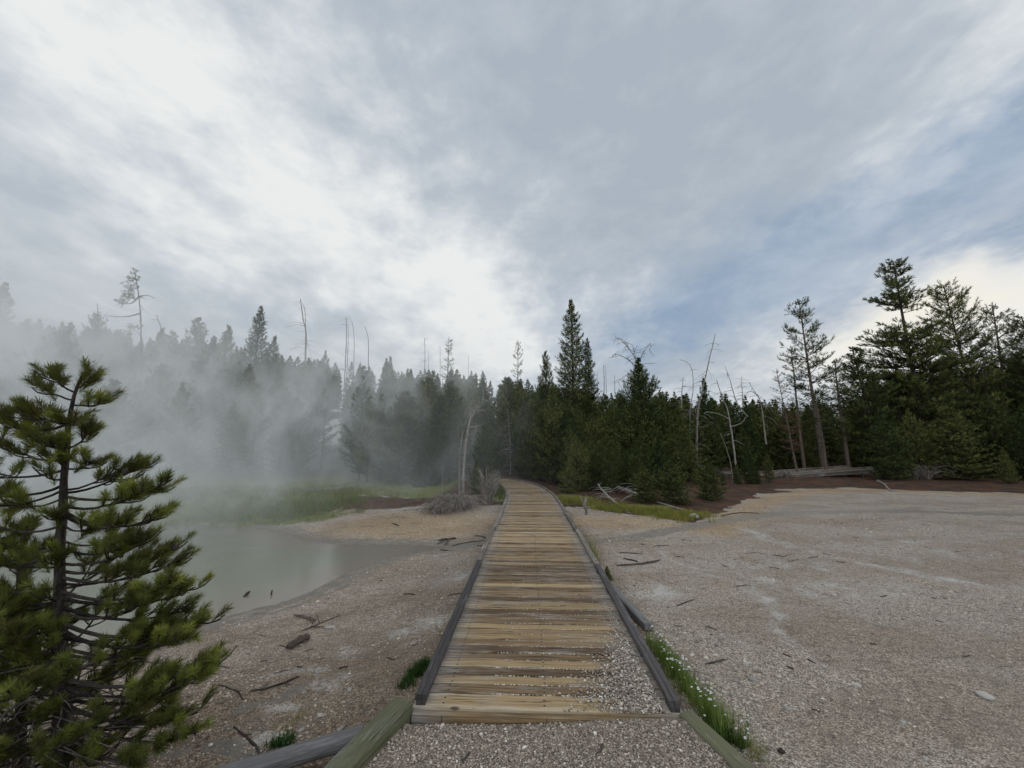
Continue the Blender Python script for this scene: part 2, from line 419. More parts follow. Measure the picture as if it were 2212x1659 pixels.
def mat_wood(name, stops, grey=.5, endgrey=0.0, gscale=1.0, sat=1.0, cracks=.6, bright=1.0, edge=0.0, nails=False, split=0.0):
    """weathered timber; grain runs along lc.x"""
    m, n = new_mat(name)
    lc = n.attr('lc', 1); r = n.attr('rnd')
    off = n.n('ShaderNodeCombineXYZ', None, {0: n.m('MULTIPLY', r, 31.0), 1: n.m('MULTIPLY', r, 57.0), 2: n.m('MULTIPLY', r, 11.0)})
    p = n.vm('ADD', lc, off)
    g1 = n.noise(n.scale(p, (2.0, 50 * gscale, 44 * gscale)), 1.0, 8, .68, 1.2)
    g2 = n.noise(n.scale(p, (7.0, 130 * gscale, 120 * gscale)), 1.0, 4, .6, .3)
    pat = n.noise(n.scale(p, (2.0, 7, 7)), 1.0, 5, .6, .3)
    rr = n.m('ADD', n.m('MULTIPLY', r, .66), n.m('MULTIPLY', n.m('SUBTRACT', g1, .5), 1.1))
    rr = n.m('ADD', rr, .15)
    col = n.ramp(rr, stops)
    col = n.mix(1.0, col, (bright, bright, bright), 'MULTIPLY')
    # silvery weathering
    e = n.n('ShaderNodeSeparateXYZ', None, {0: lc}, out=0)
    ends = n.mr(n.m('ADD', n.m('ABSOLUTE', e), n.m('MULTIPLY', n.m('SUBTRACT', g1, .5), .9)), .52, .86, 0, endgrey) if endgrey else 0.0
    gy = n.mr(n.m('ADD', pat, n.m('MULTIPLY', n.m('SUBTRACT', g2, .5), .8)), .50, .74, 0, grey)
    gy = n.m('MAXIMUM', gy, ends)
    gcol = n.ramp(g2, [(.3, (.15, .138, .13)), (.5, (.30, .285, .27)), (.7, (.46, .44, .42))])
    col = n.mix(gy, col, gcol)
    if edge:
        ey = n.n('ShaderNodeSeparateXYZ', None, {0: lc}, out=1)
        em = n.mr(n.m('ADD', n.m('ABSOLUTE', ey), n.m('MULTIPLY', n.m('SUBTRACT', g1, .5), .03)), .034, .047, 0, edge)
        col = n.mix(n.m('MULTIPLY', em, n.mr(pat, .35, .55)), col, (.58, .50, .38))
    ck = n.mr(g1, .42, .34, 0, cracks); col = n.mix(ck, col, (.022, .016, .012))
    if nails:
        xyz = n.n('ShaderNodeSeparateXYZ', None, {0: lc}, out=None).outputs
        ax = n.m('ABSOLUTE', n.m('SUBTRACT', n.m('ABSOLUTE', xyz[0]), .62)); ax = n.m('MINIMUM', ax, n.m('ABSOLUTE', xyz[0]))
        ay = n.m('ABSOLUTE', n.m('SUBTRACT', n.m('ABSOLUTE', xyz[1]), .026)); dn_ = n.m('SQRT', n.m('ADD', n.m('MULTIPLY', ax, ax), n.m('MULTIPLY', ay, ay)))
        col = n.mix(n.mr(dn_, .008, .005), col, (.02, .016, .014))
    if split:
        y1 = n.n('ShaderNodeSeparateXYZ', None, {0: lc}, out=1)
        wv = n.m('MULTIPLY', n.m('SUBTRACT', n.noise(n.scale(p, (2.2, 0, 0)), 1.0, 3), .5), .045)
        col = n.mix(n.mr(n.m('ABSOLUTE', n.m('ADD', y1, wv)), .0032, .0012, 0, split), col, (.008, .007, .006))
    sp = n.noise(n.scale(p, (1, 1, 1)), 55, 3, .6); col = n.mix(n.mr(sp, .70, .76, 0, .7), col, (.025, .018, .013))
    kn = n.voro(n.scale(p, (1.0, 2.2, 2.2)), 2.3); col = n.mix(n.mr(kn, .09, .03, 0, .8), col, (.045, .025, .014))
    hgt = n.m('ADD', n.m('MULTIPLY', g1, 1.0), n.m('MULTIPLY', g2, .5))
    finish(n, col, .82, hgt, .8, .006, spec=.25)
    return m

def mat_bark(name, a, b, sc=30):
    m, n = new_mat(name)
    p = n.n('ShaderNodeTexCoord', None, None, out=3)
    f = n.noise(n.scale(p, (1, 1, .3)), sc, 6, .7)
    r = n.attr('rnd')
    c = n.mix(n.mr(n.m('ADD', f, n.m('MULTIPLY', n.m('SUBTRACT', r, .5), .3)), .35, .65), a, b)
    finish(n, c, .9, f, .6, .01, spec=.15)
    return m

def mat_needles(name, stops, var=.35, trans=.12):
    m, n = new_mat(name)
    r = n.attr('rnd'); oi = n.n('ShaderNodeObjectInfo', None, None, out=5)
    p = n.n('ShaderNodeTexCoord', None, None, out=3)
    big = n.noise(p, 1.3, 3)
    f = n.m('ADD', n.m('MULTIPLY', r, .6), n.m('MULTIPLY', big, .4))
    c = n.ramp(f, stops)
    v = n.m('ADD', 1 - var / 2, n.m('MULTIPLY', oi, var))
    vc = n.n('ShaderNodeCombineColor', None, {0: n.m('ADD', v, n.m('MULTIPLY', n.m('SUBTRACT', oi, .5), .3)), 1: v, 2: v})
    c = n.mix(1.0, c, vc, 'MULTIPLY')
    d = n.n('ShaderNodeBsdfPrincipled', None, {'Base Color': c, 'Roughness': .85, 'Specular IOR Level': .1})
    t = n.n('ShaderNodeBsdfTranslucent', None, {0: c})
    mx = n.n('ShaderNodeMixShader', None, {0: trans, 1: d, 2: t})
    n.n('ShaderNodeOutputMaterial', None, {0: mx}, out=None)
    return m

def mat_flat(name, a, b, sc=20, rough=.8, spec=.2):
    m, n = new_mat(name)
    p = n.n('ShaderNodeTexCoord', None, None, out=3); r = n.attr('rnd')
    f = n.m('ADD', n.m('MULTIPLY', n.noise(p, sc, 4), .5), n.m('MULTIPLY', r, .5))
    finish(n, n.mix(n.mr(f, .3, .7), a, b), rough, spec=spec)
    return m

def mat_water():
    m, n = new_mat('milky_water')
    p = n.n('ShaderNodeTexCoord', None, None, out=3)
    big = n.noise(p, .35, 4, .6, .4)
    c = n.mix(big, (.150, .148, .103), (.225, .215, .158))
    shallow = n.m('ADD', n.attr('rnd'), n.m('MULTIPLY', n.m('SUBTRACT', n.noise(p, 1.4, 5, .6, .4), .5), .5))
    c = n.mix(n.mr(shallow, .05, .75), (.21, .172, .132), c)
    rip = n.noise(n.scale(p, (1, 1.6, 1)), 9, 4, .6, .5)
    finish(n, c, .07, rip, .22, .01, spec=.5)
    return m

M_GROUND = mat_ground(); M_PEB = mat_pebble(); M_WATER = mat_water()
DECK = [(0.0, (.040, .024, .014)), (.26, (.105, .064, .034)), (.46, (.215, .140, .070)), (.66, (.335, .232, .118)), (.86, (.45, .345, .195)), (1, (.52, .43, .28))]
M_DECK = mat_wood('deck_planks', DECK, grey=.38, endgrey=.75, cracks=.95, bright=1.0, edge=.35, nails=True)
M_CURB_D = mat_wood('dark_curb_timber', [(0, (.022, .019, .018)), (.4, (.058, .050, .048)), (.75, (.10, .088, .084)), (1, (.17, .15, .14))], grey=.22, split=.9)
M_CURB_L = mat_wood('weathered_curb_timber', [(0, (.045, .035, .028)), (.4, (.12, .095, .075)), (.75, (.20, .17, .14)), (1, (.30, .26, .22))], grey=.7, split=.6)
M_GREENW = mat_wood('green_timber', [(0, (.028, .030, .018)), (.4, (.082, .082, .045)), (.7, (.135, .13, .072)), (1, (.22, .20, .12))], grey=.3, gscale=.7)
M_LOGG = mat_wood('grey_log', [(0, (.035, .032, .030)), (.4, (.10, .092, .088)), (.75, (.17, .158, .15)), (1, (.25, .235, .225))], grey=.3, gscale=.7)
M_STICK = mat_wood('dark_stick', [(0, (.020, .013, .010)), (.5, (.055, .038, .028)), (1, (.12, .09, .07))], grey=.15)
M_PALE = mat_bark('dead_wood', (.14, .125, .108), (.37, .335, .29))
M_SNAGD = mat_bark('grey_snag', (.11, .096, .082), (.30, .265, .23))
M_TWIG = mat_bark('dry_twigs', (.10, .078, .062), (.32, .275, .235))
M_BARK = mat_bark('pine_bark', (.035, .026, .020), (.105, .082, .065))
M_BARKW = mat_bark('pale_pine_bark', (.075, .055, .042), (.20, .155, .12))
M_BARKN = mat_bark('near_pine_bark', (.018, .014, .012), (.062, .050, .043), 60)
GREENS = [(.15, (.022, .030, .012)), (.42, (.055, .069, .022)), (.64, (.112, .128, .038)), (.9, (.21, .21, .065))]
M_NEED = mat_needles('pine_needles', GREENS, .7)
M_NEEDR = mat_needles('rust_needles', [(.2, (.05, .028, .016)), (.7, (.11, .06, .032)), (.9, (.10, .09, .035))])
M_NEEDN = mat_needles('near_pine_needles', [(.12, (.21, .14, .05)), (.26, (.10, .095, .028)), (.5, (.105, .118, .026)), (.74, (.23, .235, .045)), (.95, (.48, .44, .10))], .1, .3)
M_SNAGD2 = mat_bark('dull_twigs', (.045, .036, .030), (.16, .135, .115))
M_GRASS = mat_needles('grass_blades', [(.2, (.06, .085, .02)), (.5, (.15, .17, .035)), (.75, (.27, .24, .06)), (.95, (.38, .26, .10))], .2, .25)
M_GRASSG = mat_needles('fresh_grass', [(.2, (.08, .115, .024)), (.6, (.20, .25, .052)), (.9, (.42, .42, .14))], .1, .3)
M_GRASSD = mat_needles('deep_green_weed', [(.2, (.018, .045, .012)), (.6, (.045, .095, .022)), (.9, (.08, .14, .035))], .1, .25)
M_FLOWER = mat_flat('white_petals', (.55, .55, .50), (.68, .67, .62))
M_FCORE = mat_flat('flower_centre', (.45, .30, .04), (.5, .35, .06))
M_STONE = mat_flat('pale_stone', (.24, .22, .195), (.40, .37, .33), 30)

# ------------------------------------------------------------------ line of the boardwalk
ctrl = np.array([(0.205, 2.58), (0.40, 7.0), (0.60, 12.0), (0.56, 14.0), (0.22, 16.3), (-0.72, 18.5), (-2.1, 20.1), (-4.5, 21.3), (-8, 22.2)])
def spline(P, step=.02):
    P = np.asarray(P, float); out = []
    for i in range(len(P) - 1):
        p0 = P[max(i - 1, 0)]; p1 = P[i]; p2 = P[i + 1]; p3 = P[min(i + 2, len(P) - 1)]
        k = max(int(np.linalg.norm(p2 - p1) / step), 2)
        t = np.linspace(0, 1, k, endpoint=False)[:, None]
        out.append(.5 * ((2 * p1) + (-p0 + p2) * t + (2 * p0 - 5 * p1 + 4 * p2 - p3) * t ** 2 + (-p0 + 3 * p1 - 3 * p2 + p3) * t ** 3))
    out.append(P[-1:]); return np.concatenate(out)
PATH = spline(ctrl)
PS = np.concatenate([[0], np.cumsum(np.linalg.norm(np.diff(PATH, axis=0), axis=1))])
def at_s(s):
    s = np.asarray(s, float)
    x = np.interp(s, PS, PATH[:, 0]); y = np.interp(s, PS, PATH[:, 1])
    x2 = np.interp(s + .05, PS, PATH[:, 0]); y2 = np.interp(s + .05, PS, PATH[:, 1])
    x1 = np.interp(s - .05, PS, PATH[:, 0]); y1 = np.interp(s - .05, PS, PATH[:, 1])
    T = np.stack([x2 - x1, y2 - y1], -1); T /= np.linalg.norm(T, axis=-1)[..., None]
    return np.stack([x, y], -1), T

# ------------------------------------------------------------------ terrain mesh
def build_terrain():
    nr = 560
    r = np.concatenate([np.linspace(.02, 1.2, 14)[:-1], 1.2 * (2600 / 1.2) ** (np.linspace(0, 1, nr) ** 1.45)])
    th_f = np.linspace(rad(-66), rad(66), 640)
    th_b = np.linspace(rad(66), rad(294), 90)[1:-1]
    th = np.concatenate([th_f, th_b])
    nt = len(th); nrr = len(r)
    R, T = np.meshgrid(r, th, indexing='ij')
    X = R * np.sin(T); Y = R * np.cos(T)
    Z = H(X, Y)
    V = np.stack([X, Y, Z], -1).reshape(-1, 3)
    i = np.arange(nrr - 1)[:, None] * nt; j = np.arange(nt)[None]; k = (j + 1) % nt
    F = np.stack([i + j, i + nt + j, i + nt + k, i + k], -1).reshape(-1, 4)
    mb = MB(); mb.add(V, F)
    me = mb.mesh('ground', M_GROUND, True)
    x = X.ravel(); y = Y.ravel()
    sd = poly_sd(x, y, POOL); n1 = fbm(x * 1.1, y * 1.1, 31); n2 = fbm(x * .4, y * .4, 41)
    beyond = ss(-.35, .45, y - edge_y(x) + 1.5 * (n1 - .5) + .5 * (fbm(x * 4, y * 4, 52) - .5))
    def bl(px, py, rx, ry, z=-.1):
        c = G(px, py, z); return np.exp(-(((x - c[0]) / rx) ** 2 + ((y - c[1]) / ry) ** 2))
    far = ss(90, 160, np.hypot(x, y))
    grass = beyond * np.clip(ss(-1.2, -3.5, x) * ss(28, 18, y) * (.55 + .5 * n2), 0, 1)
    grass = np.maximum(grass, bl(1240, 1083, .8, 1.0)); grass = np.maximum(grass, bl(1085, 1075, .7, 1.3))
    grass = np.maximum(grass, bl(1370, 1100, 1.3, .6)); grass = np.maximum(grass, .9 * bl(1470, 1112, 1.0, .6))
    grass = np.maximum(grass, .8 * far)
    grass = np.maximum(grass, .75 * bl(1480, 1480, .14, .4))
    dkl = bl(820, 1086, 1.8, .9) * 1.2
    litter = np.clip(np.maximum(beyond * (1 - grass * .7) * np.where(x > 2.2, 1.15, 1), .0) + 0 * dkl, 0, 1.2)
    litter = np.maximum(litter, dkl)
    dkfloor = beyond * ss(4.8, 3.6, x) * (1 - grass)
    grass = grass * (1 - np.clip(dkl, 0, 1))
    knob = np.exp(-(((x + 18.5) / 7.5) ** 2 + ((y - 42) / 10) ** 2))
    litter = litter * (1 - ss(.3, .6, knob)); grass = grass * (1 - ss(.3, .6, knob))
    wet = 1 - ss(.05, .30 + .5 * n1, np.abs(sd))
    wet = np.maximum(wet, .8 * np.exp(-((sd - .42 - .25 * (n1 - .5)) / .05) ** 2) * (x < -.3))
    wet = np.maximum(wet, (1 - ss(.05, .42, line_d(x, y, gl([(940, 1182), (1000, 1172), (1060, 1162), (1075, 1160)], -.3)))))
    wr = gl([(1240, 1172), (1300, 1167), (1360, 1163), (1430, 1152), (1530, 1132), (1600, 1120), (1700, 1110), (1800, 1104), (1950, 1104), (2212, 1112), (2500, 1120)])
    wid = .07 + .25 * n1
    dwr = line_d(x, y + .5 * (fbm(x * .9, y * .9, 66) - .5), wr)
    wet = np.maximum(wet, .47 * (1 - ss(wid * .6, wid * 2.4, dwr))); wet = np.maximum(wet, 1.0 * (1 - ss(.06, .12 + .42 * n1, dwr)))
    wet = np.maximum(wet, .6 * bl(1700, 1106, 1.5, .35))
    wet = np.maximum(wet, .9 * (1 - ss(.03, .10, line_d(x, y, gl([(520, 1500), (570, 1492), (610, 1478), (645, 1462)])))))
    wet = np.maximum(wet, .8 * (1 - ss(.02, .09, line_d(x, y, gl([(460, 1590), (500, 1600), (540, 1640), (560, 1659)])))))
    wet = np.maximum(wet, .62 * np.exp(-(((x + 2.05) / .65) ** 2 + ((y - 2.55) / .8) ** 2)) * ss(.4, .6, fbm(x * 5, y * 5, 77)))
    wh = gl([(1430, 1186), (1435, 1200), (1480, 1222), (1530, 1240), (1600, 1262), (1660, 1290), (1695, 1330), (1690, 1375), (1730, 1410), (1770, 1440)])
    white = .55 * (1 - ss(.0, .05 + .28 * n1, line_d(x + .25 * (n1 - .5), y + .5 * (fbm(x * 2.2, y * 2.2, 63) - .5), wh)))
    wh2 = gl([(1600, 1140), (1680, 1170), (1760, 1195), (1900, 1225), (2100, 1262), (2300, 1290)])
    white = np.maximum(white, .50 * (1 - ss(.0, .15 + .5 * n1, line_d(x, y + .6 * (n1 - .5), wh2))))
    white = np.maximum(white, .85 * bl(1410, 1280, .38, .34)); white = np.maximum(white, .55 * bl(1380, 1225, .6, .5))
    white = np.maximum(white, .5 * bl(1750, 1250, 1.6, 1.3)); white = np.maximum(white, .35 * bl(1950, 1180, 2.5, 1.6))
    for q in ((940, 1345, .34, .3, .75), (870, 1372, .3, .3, .5), (1000, 1240, .5, .5, .55), (760, 1405, .35, .2, .6), (700, 1490, .25, .3, .55), (640, 1450, .3, .12, .7),
              (610, 1540, .22, .10, .9), (585, 1500, .25, .18, .5), (560, 1625, .12, .1, .8), (500, 1640, .12, .1, .7), (690, 1375, .3, .2, .35)):
        white = np.maximum(white, q[4] * bl(*q[:4], z=-.2))
    white = np.maximum(white, .75 * np.exp(-((sd - .16) / .08) ** 2) * (x < -.5) * n1 * 1.4)
    white = np.maximum(white, ss(.3, .6, knob))
    white = np.maximum(white, .6 * ss(.0, -.5, y - (edge_y(x) - 1.0)) * bl(1550, 1090, 1.5, .35))
    tan = np.maximum(bl(1330, 1128, 1.6, 1.0), bl(900, 1130, 2.8, 1.4, -.25))
    tan = np.maximum(tan, .8 * np.exp(-((y - edge_y(x) + .9) / .9) ** 2) * (x > 3)); tan = np.maximum(tan, .35 * bl(980, 1330, .6, 1.2))
    appr = (1 - ss(2.45, 2.75, y)) * ss(-1.05, -.85, x) * (1 - ss(1.05, 1.25, x))
    for nm, cs in (('maskA', (grass, litter, wet)), ('maskB', (white, tan, appr))):
        a = me.attributes.new(nm, 'FLOAT_COLOR', 'POINT')
        arr = np.ones((len(x), 4), np.float32)
        for q in range(3): arr[:, q] = np.clip(cs[q], 0, 1)
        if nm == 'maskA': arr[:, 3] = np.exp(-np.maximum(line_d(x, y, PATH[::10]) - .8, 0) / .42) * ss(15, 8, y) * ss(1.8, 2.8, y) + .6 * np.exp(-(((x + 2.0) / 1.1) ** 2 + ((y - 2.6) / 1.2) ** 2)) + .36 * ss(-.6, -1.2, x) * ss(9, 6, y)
        a.data.foreach_set('color', arr.ravel())
    o = bpy.data.objects.new('ground', me); COL.objects.link(o)
    tag(o, 'pale pebbly sinter flat running back to the brown forest floor and hill', 'ground', kind='structure')
build_terrain()

# pool
def build_pool():
    st = .10; xs = np.arange(POOL[:, 0].min() - .3, POOL[:, 0].max() + .4, st); ys = np.arange(POOL[:, 1].min() - .3, POOL[:, 1].max() + .4, st)
    X, Y = np.meshgrid(xs, ys, indexing='ij'); sd = poly_sd(X, Y, POOL); inside = sd < .16
    idx = np.arange(X.size).reshape(X.shape); ok_ = inside[:-1, :-1] & inside[1:, :-1] & inside[1:, 1:] & inside[:-1, 1:]
    F = np.stack([idx[:-1, :-1][ok_], idx[1:, :-1][ok_], idx[1:, 1:][ok_], idx[:-1, 1:][ok_]], 1)
    V_ = np.stack([X.ravel(), Y.ravel(), np.full(X.size, WATER_Z)], 1)
    used = np.unique(F); rm = np.full(X.size, -1); rm[used] = np.arange(len(used))
    mb = MB(); mb.add(V_[used], rm[F], np.clip(-sd.ravel()[used] / 1.3, 0, 1))
    o = mb.obj('hot_spring_pool', M_WATER)
    tag(o, 'milky grey-green hot pool with a narrow inlet towards the boardwalk', 'pool', kind='structure')
build_pool()

# ------------------------------------------------------------------ boardwalk
DT = 0.07                                     # deck top
def deck_z(s): return DT + 0.0 * np.asarray(s) + .03 * np.sin(np.asarray(s) * .5) * np.clip(np.asarray(s) / 8, 0, 1)
def loft(mb, C, Nv, Up, sec, rnd, lc0=0.0, jig=None):
    """sweep closed section (k,2: side, up) along C"""
    n = len(C); k = len(sec)
    sec = np.asarray(sec, float)
    ss_ = np.broadcast_to(sec[None], (n, k, 2)).copy()
    if jig is not None: ss_ += jig
    V = C[:, None] + Nv[:, None] * ss_[..., 0:1] + Up[None, None] * ss_[..., 1:2]
    s_ = np.concatenate([[0], np.cumsum(np.linalg.norm(np.diff(C, axis=0), axis=1))]) + lc0
    lc = np.stack([np.repeat(s_, k), ss_[..., 0].ravel(), ss_[..., 1].ravel()], 1)
    i = np.arange(n - 1)[:, None] * k; j = np.arange(k)[None]; q = (j + 1) % k
    F = np.stack([i + j, i + j + k, i + q + k, i + q], -1).reshape(-1, 4)
    V = V.reshape(-1, 3)
    mb.add(V, F, rnd, lc)
    for e in (0, n - 1):
        ring = V[e * k:(e + 1) * k]; f = list(range(k)) if e == 0 else list(range(k))[::-1]
        mb.add(ring, [f], rnd, lc[e * k:(e + 1) * k])
UPV = np.array([0, 0, 1.0])

def build_boardwalk():
    rng = np.random.default_rng(5)
    root = empty('boardwalk', (PATH[0][0], PATH[0][1], 0), 'long wooden plank boardwalk with low timber curbs running into the pines', 'boardwalk')
    O = np.array([PATH[0][0], PATH[0][1], 0.0])
    mb = MB(); s = .0; hw = .80
    pw = .100; Ltot = PS[-1] - .3; i = 0
    while s < Ltot:
        wdt = pw * rng.uniform(.97, 1.03) if i else .15
        c, T = at_s(s + wdt / 2); Nn = np.array([T[1], -T[0], 0]); Td = np.array([T[0], T[1], 0])
        n = 18; a = np.linspace(-hw - rng.uniform(0, .012), hw + rng.uniform(0, .012), n)
        cz = float(deck_z(s)) + rng.uniform(-.006, .002)
        C = np.array([c[0], c[1], cz]) + Nn * a[:, None]
        g = rng.uniform(.0045, .0105); h2 = wdt / 2 - g; ch = .004
        sec = np.array([(-h2, -.038), (-h2, -ch), (-h2 + ch, 0), (0, -.0008), (h2 - ch, 0), (h2, -ch), (h2, -.038)])
        jig = np.zeros((n, 7, 2)); wv = np.cumsum(rng.normal(0, .0009, n)); wv -= np.linspace(wv[0], wv[-1], n)
        jig[:, :, 1] += (rng.normal(0, .0006, n) + wv * .6)[:, None]; jig[:, :2, 0] += rng.normal(0, .0013, (n, 1)); jig[:, 5:, 0] += rng.normal(0, .0013, (n, 1))
        jig[:, 2, 1] += rng.normal(0, .0012, n); jig[:, 4, 1] += rng.normal(0, .0012, n)
        rv = rng.choice([rng.uniform(.1, .35), rng.uniform(.3, .6), rng.uniform(.6, .84)], p=[.38, .38, .24])
        if i == 0: rv = .74
        if i == 1: rv = .3
        loft(mb, C - O, np.tile(Td, (n, 1)), UPV, sec[::-1], rv, lc0=-hw, jig=jig)
        s += wdt; i += 1
    mb.obj('deck', M_DECK, root)
    # bearers beneath
    for side in (-.62, .0, .62):
        b = MB(); q = np.arange(.03, Ltot, .3); c, T = at_s(q)
        Nn = np.stack([T[:, 1], -T[:, 0], 0 * T[:, 0]], 1)
        C = np.column_stack([c, deck_z(q) - .045 - .08]) + Nn * side
        loft(b, C - O, Nn, UPV, [(-.03, -.08), (.03, -.08), (.03, .08), (-.03, .08)], .3)
        b.obj('bearer', M_CURB_D, root)
    # face board at the near end
    b = MB(); c, T = at_s(0.0); Nn = np.array([T[1], -T[0], 0]); a = np.linspace(-.80, .80, 12)
    C = np.array([c[0] - T[0] * .022, c[1] - T[1] * .022, .028]) + Nn * a[:, None]
    loft(b, C - O, np.tile(np.array([T[0], T[1], 0]), (12, 1)), UPV, [(-.02, .026), (.02, .026), (.02, -.06), (-.02, -.06)], .42, lc0=-.8)
    b.obj('face_board', M_DECK, root)
    # curb timbers
    def curbs(side, cuts):
        for k in range(len(cuts) - 1):
            s0, s1 = cuts[k][0] + .006, cuts[k + 1][0] - .006
            dark = cuts[k][1]; wd = cuts[k][2]; hh = cuts[k][3]
            q = np.linspace(s0, s1, max(int((s1 - s0) / .18), 4)); c, T = at_s(q)
            Nn = np.stack([T[:, 1], -T[:, 0], 0 * T[:, 0]], 1)
            inner = .80 - wd / 2 + cuts[k][4]
            C = np.column_stack([c, deck_z(q) + .020]) + Nn * (side * inner)
            b = MB(); n = len(q); w2 = wd / 2; ch = .006
            sec = [(-w2, 0), (w2, 0), (w2, hh - ch), (w2 - ch, hh), (0, hh - .001), (-w2 + ch, hh), (-w2, hh - ch)]
            jig = rng.normal(0, .0014, (n, 7, 2)) + np.cumsum(rng.normal(0, .0016, (n, 1, 2)), 0) * np.array([1, .3])
            loft(b, C - O, Nn, UPV, sec, rng.uniform(.2, .8), jig=jig)
            # spacer blocks
            for sp in np.arange(s0 + .045, s1 - .04, .62):
                c2, T2 = at_s(sp); N2 = np.array([T2[1], -T2[0], 0]); T3 = np.array([T2[0], T2[1], 0])
                CC = np.array([c2[0], c2[1], float(deck_z(sp))]) + N2 * side * inner + T3 * np.array([-.05, .05])[:, None]
                loft(b, CC - O, np.tile(N2, (2, 1)), UPV, [(-w2 * .8, -.002), (w2 * .8, -.002), (w2 * .8, .0215), (-w2 * .8, .0215)], .4)
            cb = b.obj('curb', M_CURB_D if dark else M_CURB_L, root)
            if k == 0: cb['label'] = 'dark newer curb timber at the near end'
    curbs(-1, [(.02, 1, .070, .036, .0), (2.85, 0, .068, .036, .015), (5.0, 0, .070, .036, .0), (7.4, 0, .066, .036, .01), (9.9, 0, .070, .036, 0), (12.3, 0, .068, .036, .0), (14.6, 0, .068, .036, 0), (17.0, 0, .068, .036, 0), (19.5, 0, .068, .036, 0), (21.6, 0, .068, .036, 0)])
    curbs(1, [(.02, 1, .070, .036, .0), (2.75, 0, .066, .036, .01), (4.9, 0, .075, .042, .0), (7.0, 0, .070, .036, .012), (9.4, 0, .068, .036, 0), (11.8, 0, .068, .036, .0), (14.2, 0, .066, .036, 0), (16.6, 0, .068, .036, 0), (19.0, 0, .068, .036, 0), (21.6, 0, .068, .036, 0)])
build_boardwalk()

def beam(name, P0, P1, wd, hh, mat, label, cat='timber', rnd=.5, n=14, rounded=False, seed=1):
    rng = np.random.default_rng(seed)
    P0 = np.array(P0, float); P1 = np.array(P1, float)
    C = P0 + (P1 - P0) * np.linspace(0, 1, n)[:, None]; d = unit(P1 - P0); Nn = unit(np.cross(d, UPV)); Uu = np.cross(Nn, d)
    b = MB()
    if rounded:
        a = np.linspace(0, 2 * math.pi, 14, endpoint=False); sec = np.stack([np.cos(a) * wd / 2, np.sin(a) * hh / 2], 1)
    else:
        w2, h2, ch = wd / 2, hh / 2, .008
        sec = np.array([(-w2, -h2), (w2, -h2), (w2, h2 - ch), (w2 - ch, h2), (0, h2 + .001), (-w2 + ch, h2), (-w2, h2 - ch)])
    k = len(sec)
    jig = rng.normal(0, .0012, (n, k, 2)) + np.cumsum(rng.normal(0, .0012, (n, 1, 2)), 0)
    V0 = P0.copy()
    loft(b, C - V0, np.tile(Nn, (n, 1)), Uu, sec, rnd, jig=jig)
    o = b.obj(name, mat, origin=None); o.location = tuple(V0)
    return tag(o, label, cat)

beam('edging_timber', (-.66, 2.62, .045), (-1.06, 1.55, .02), .135, .13, M_GREENW, 'thick greenish edging timber angling away from the left end of the boardwalk', n=20, seed=3)
beam('edging_timber', (1.03, 2.56, .02), (1.38, 1.35, .0), .10, .12, M_GREENW, 'green treated edging timber below the right curb beside the white-flowered weeds', rnd=.7, n=20, seed=4)
a_, b_ = G(785, 1592, .02), G(540, 1668, -.03)
dd_ = unit(b_ - a_)
beam('grey_log', (a_[0], a_[1], .03), (a_[0] + dd_[0] * 1.15, a_[1] + dd_[1] * 1.15, -.06), .11, .09, M_LOGG, 'smooth grey half-round log lying on gravel at the bottom left', 'log', n=20, rounded=True, seed=6)
a_ = gnd(1322, 1282); b_ = gnd(1402, 1366)
beam('loose_plank', (a_[0], a_[1], a_[2] + .06), (b_[0], b_[1], b_[2] + .05), .085, .055, M_LOGG, 'split weathered plank lying just outside the right dark curb', 'plank', rnd=.75, seed=8)

# far raised boardwalk on the right
def far_walk(px0, py0, px1, py1, Y0, Y1, label, posts):
    A = PY(px0, py0, Y0); Bp = PY(px1, py1, Y1)
    root = empty('raised_boardwalk', (A[0], A[1], Hs(A[0], A[1])), label, 'boardwalk')
    O = np.array(root.location)
    d = unit((Bp - A) * np.array([1, 1, 0])); Nn = np.array([d[1], -d[0], 0.0])
    if Nn[1] > 0: Nn = -Nn
    L_ = np.linalg.norm(Bp - A); n = max(int(L_ / .5), 3)
    t = np.linspace(0, 1, n)[:, None]; C = A + (Bp - A) * t
    rng = np.random.default_rng(int(px0))
    def part(nm, off, z, w_, h_, mat, rv=.5):
        b = MB(); loft(b, C + Nn * off + UPV * z - O, np.tile(Nn, (n, 1)), UPV, [(-w_ / 2, -h_ / 2), (w_ / 2, -h_ / 2), (w_ / 2, h_ / 2), (-w_ / 2, h_ / 2)], rv, jig=rng.normal(0, .006, (n, 4, 2)))
        b.obj(nm, mat, root)
    part('curb', 0, -.04, .10, .09, M_CURB_L, .7)
    part('curb', -1.5, -.04, .10, .09, M_CURB_L, .6)
    b = MB(); m_ = int(L_ / .15)
    for k in range(m_):
        c = A + (Bp - A) * ((k + .5) / m_)
        cc = c + Nn * np.array([.08, -1.58])[:, None] + UPV * -.11
        loft(b, cc - O, np.tile(d, (2, 1)), UPV, [(-.068, -.04), (.068, -.04), (.068, 0), (-.068, 0)], rng.uniform(.2, .8), lc0=-.8)
    b.obj('deck', M_DECK, root)
    part('bearer', .03, -.245, .06, .18, M_CURB_L, .3)
    for k in range(posts):
        c = A + (Bp - A) * ((k + .4) / posts) + Nn * -.06; zb = Hs(c[0], c[1]) - .1
        b = MB(); tube(b, [(c[0] - O[0], c[1] - O[1], zb - O[2]), (c[0] - O[0], c[1] - O[1], c[2] - .34 - O[2])], .07, 6, .4); b.obj('post', M_CURB_D, root)
far_walk(1655, 1024, 1885, 1008, 21.5, 22.5, 'grey raised boardwalk section on posts beneath the pines at the right', 6)
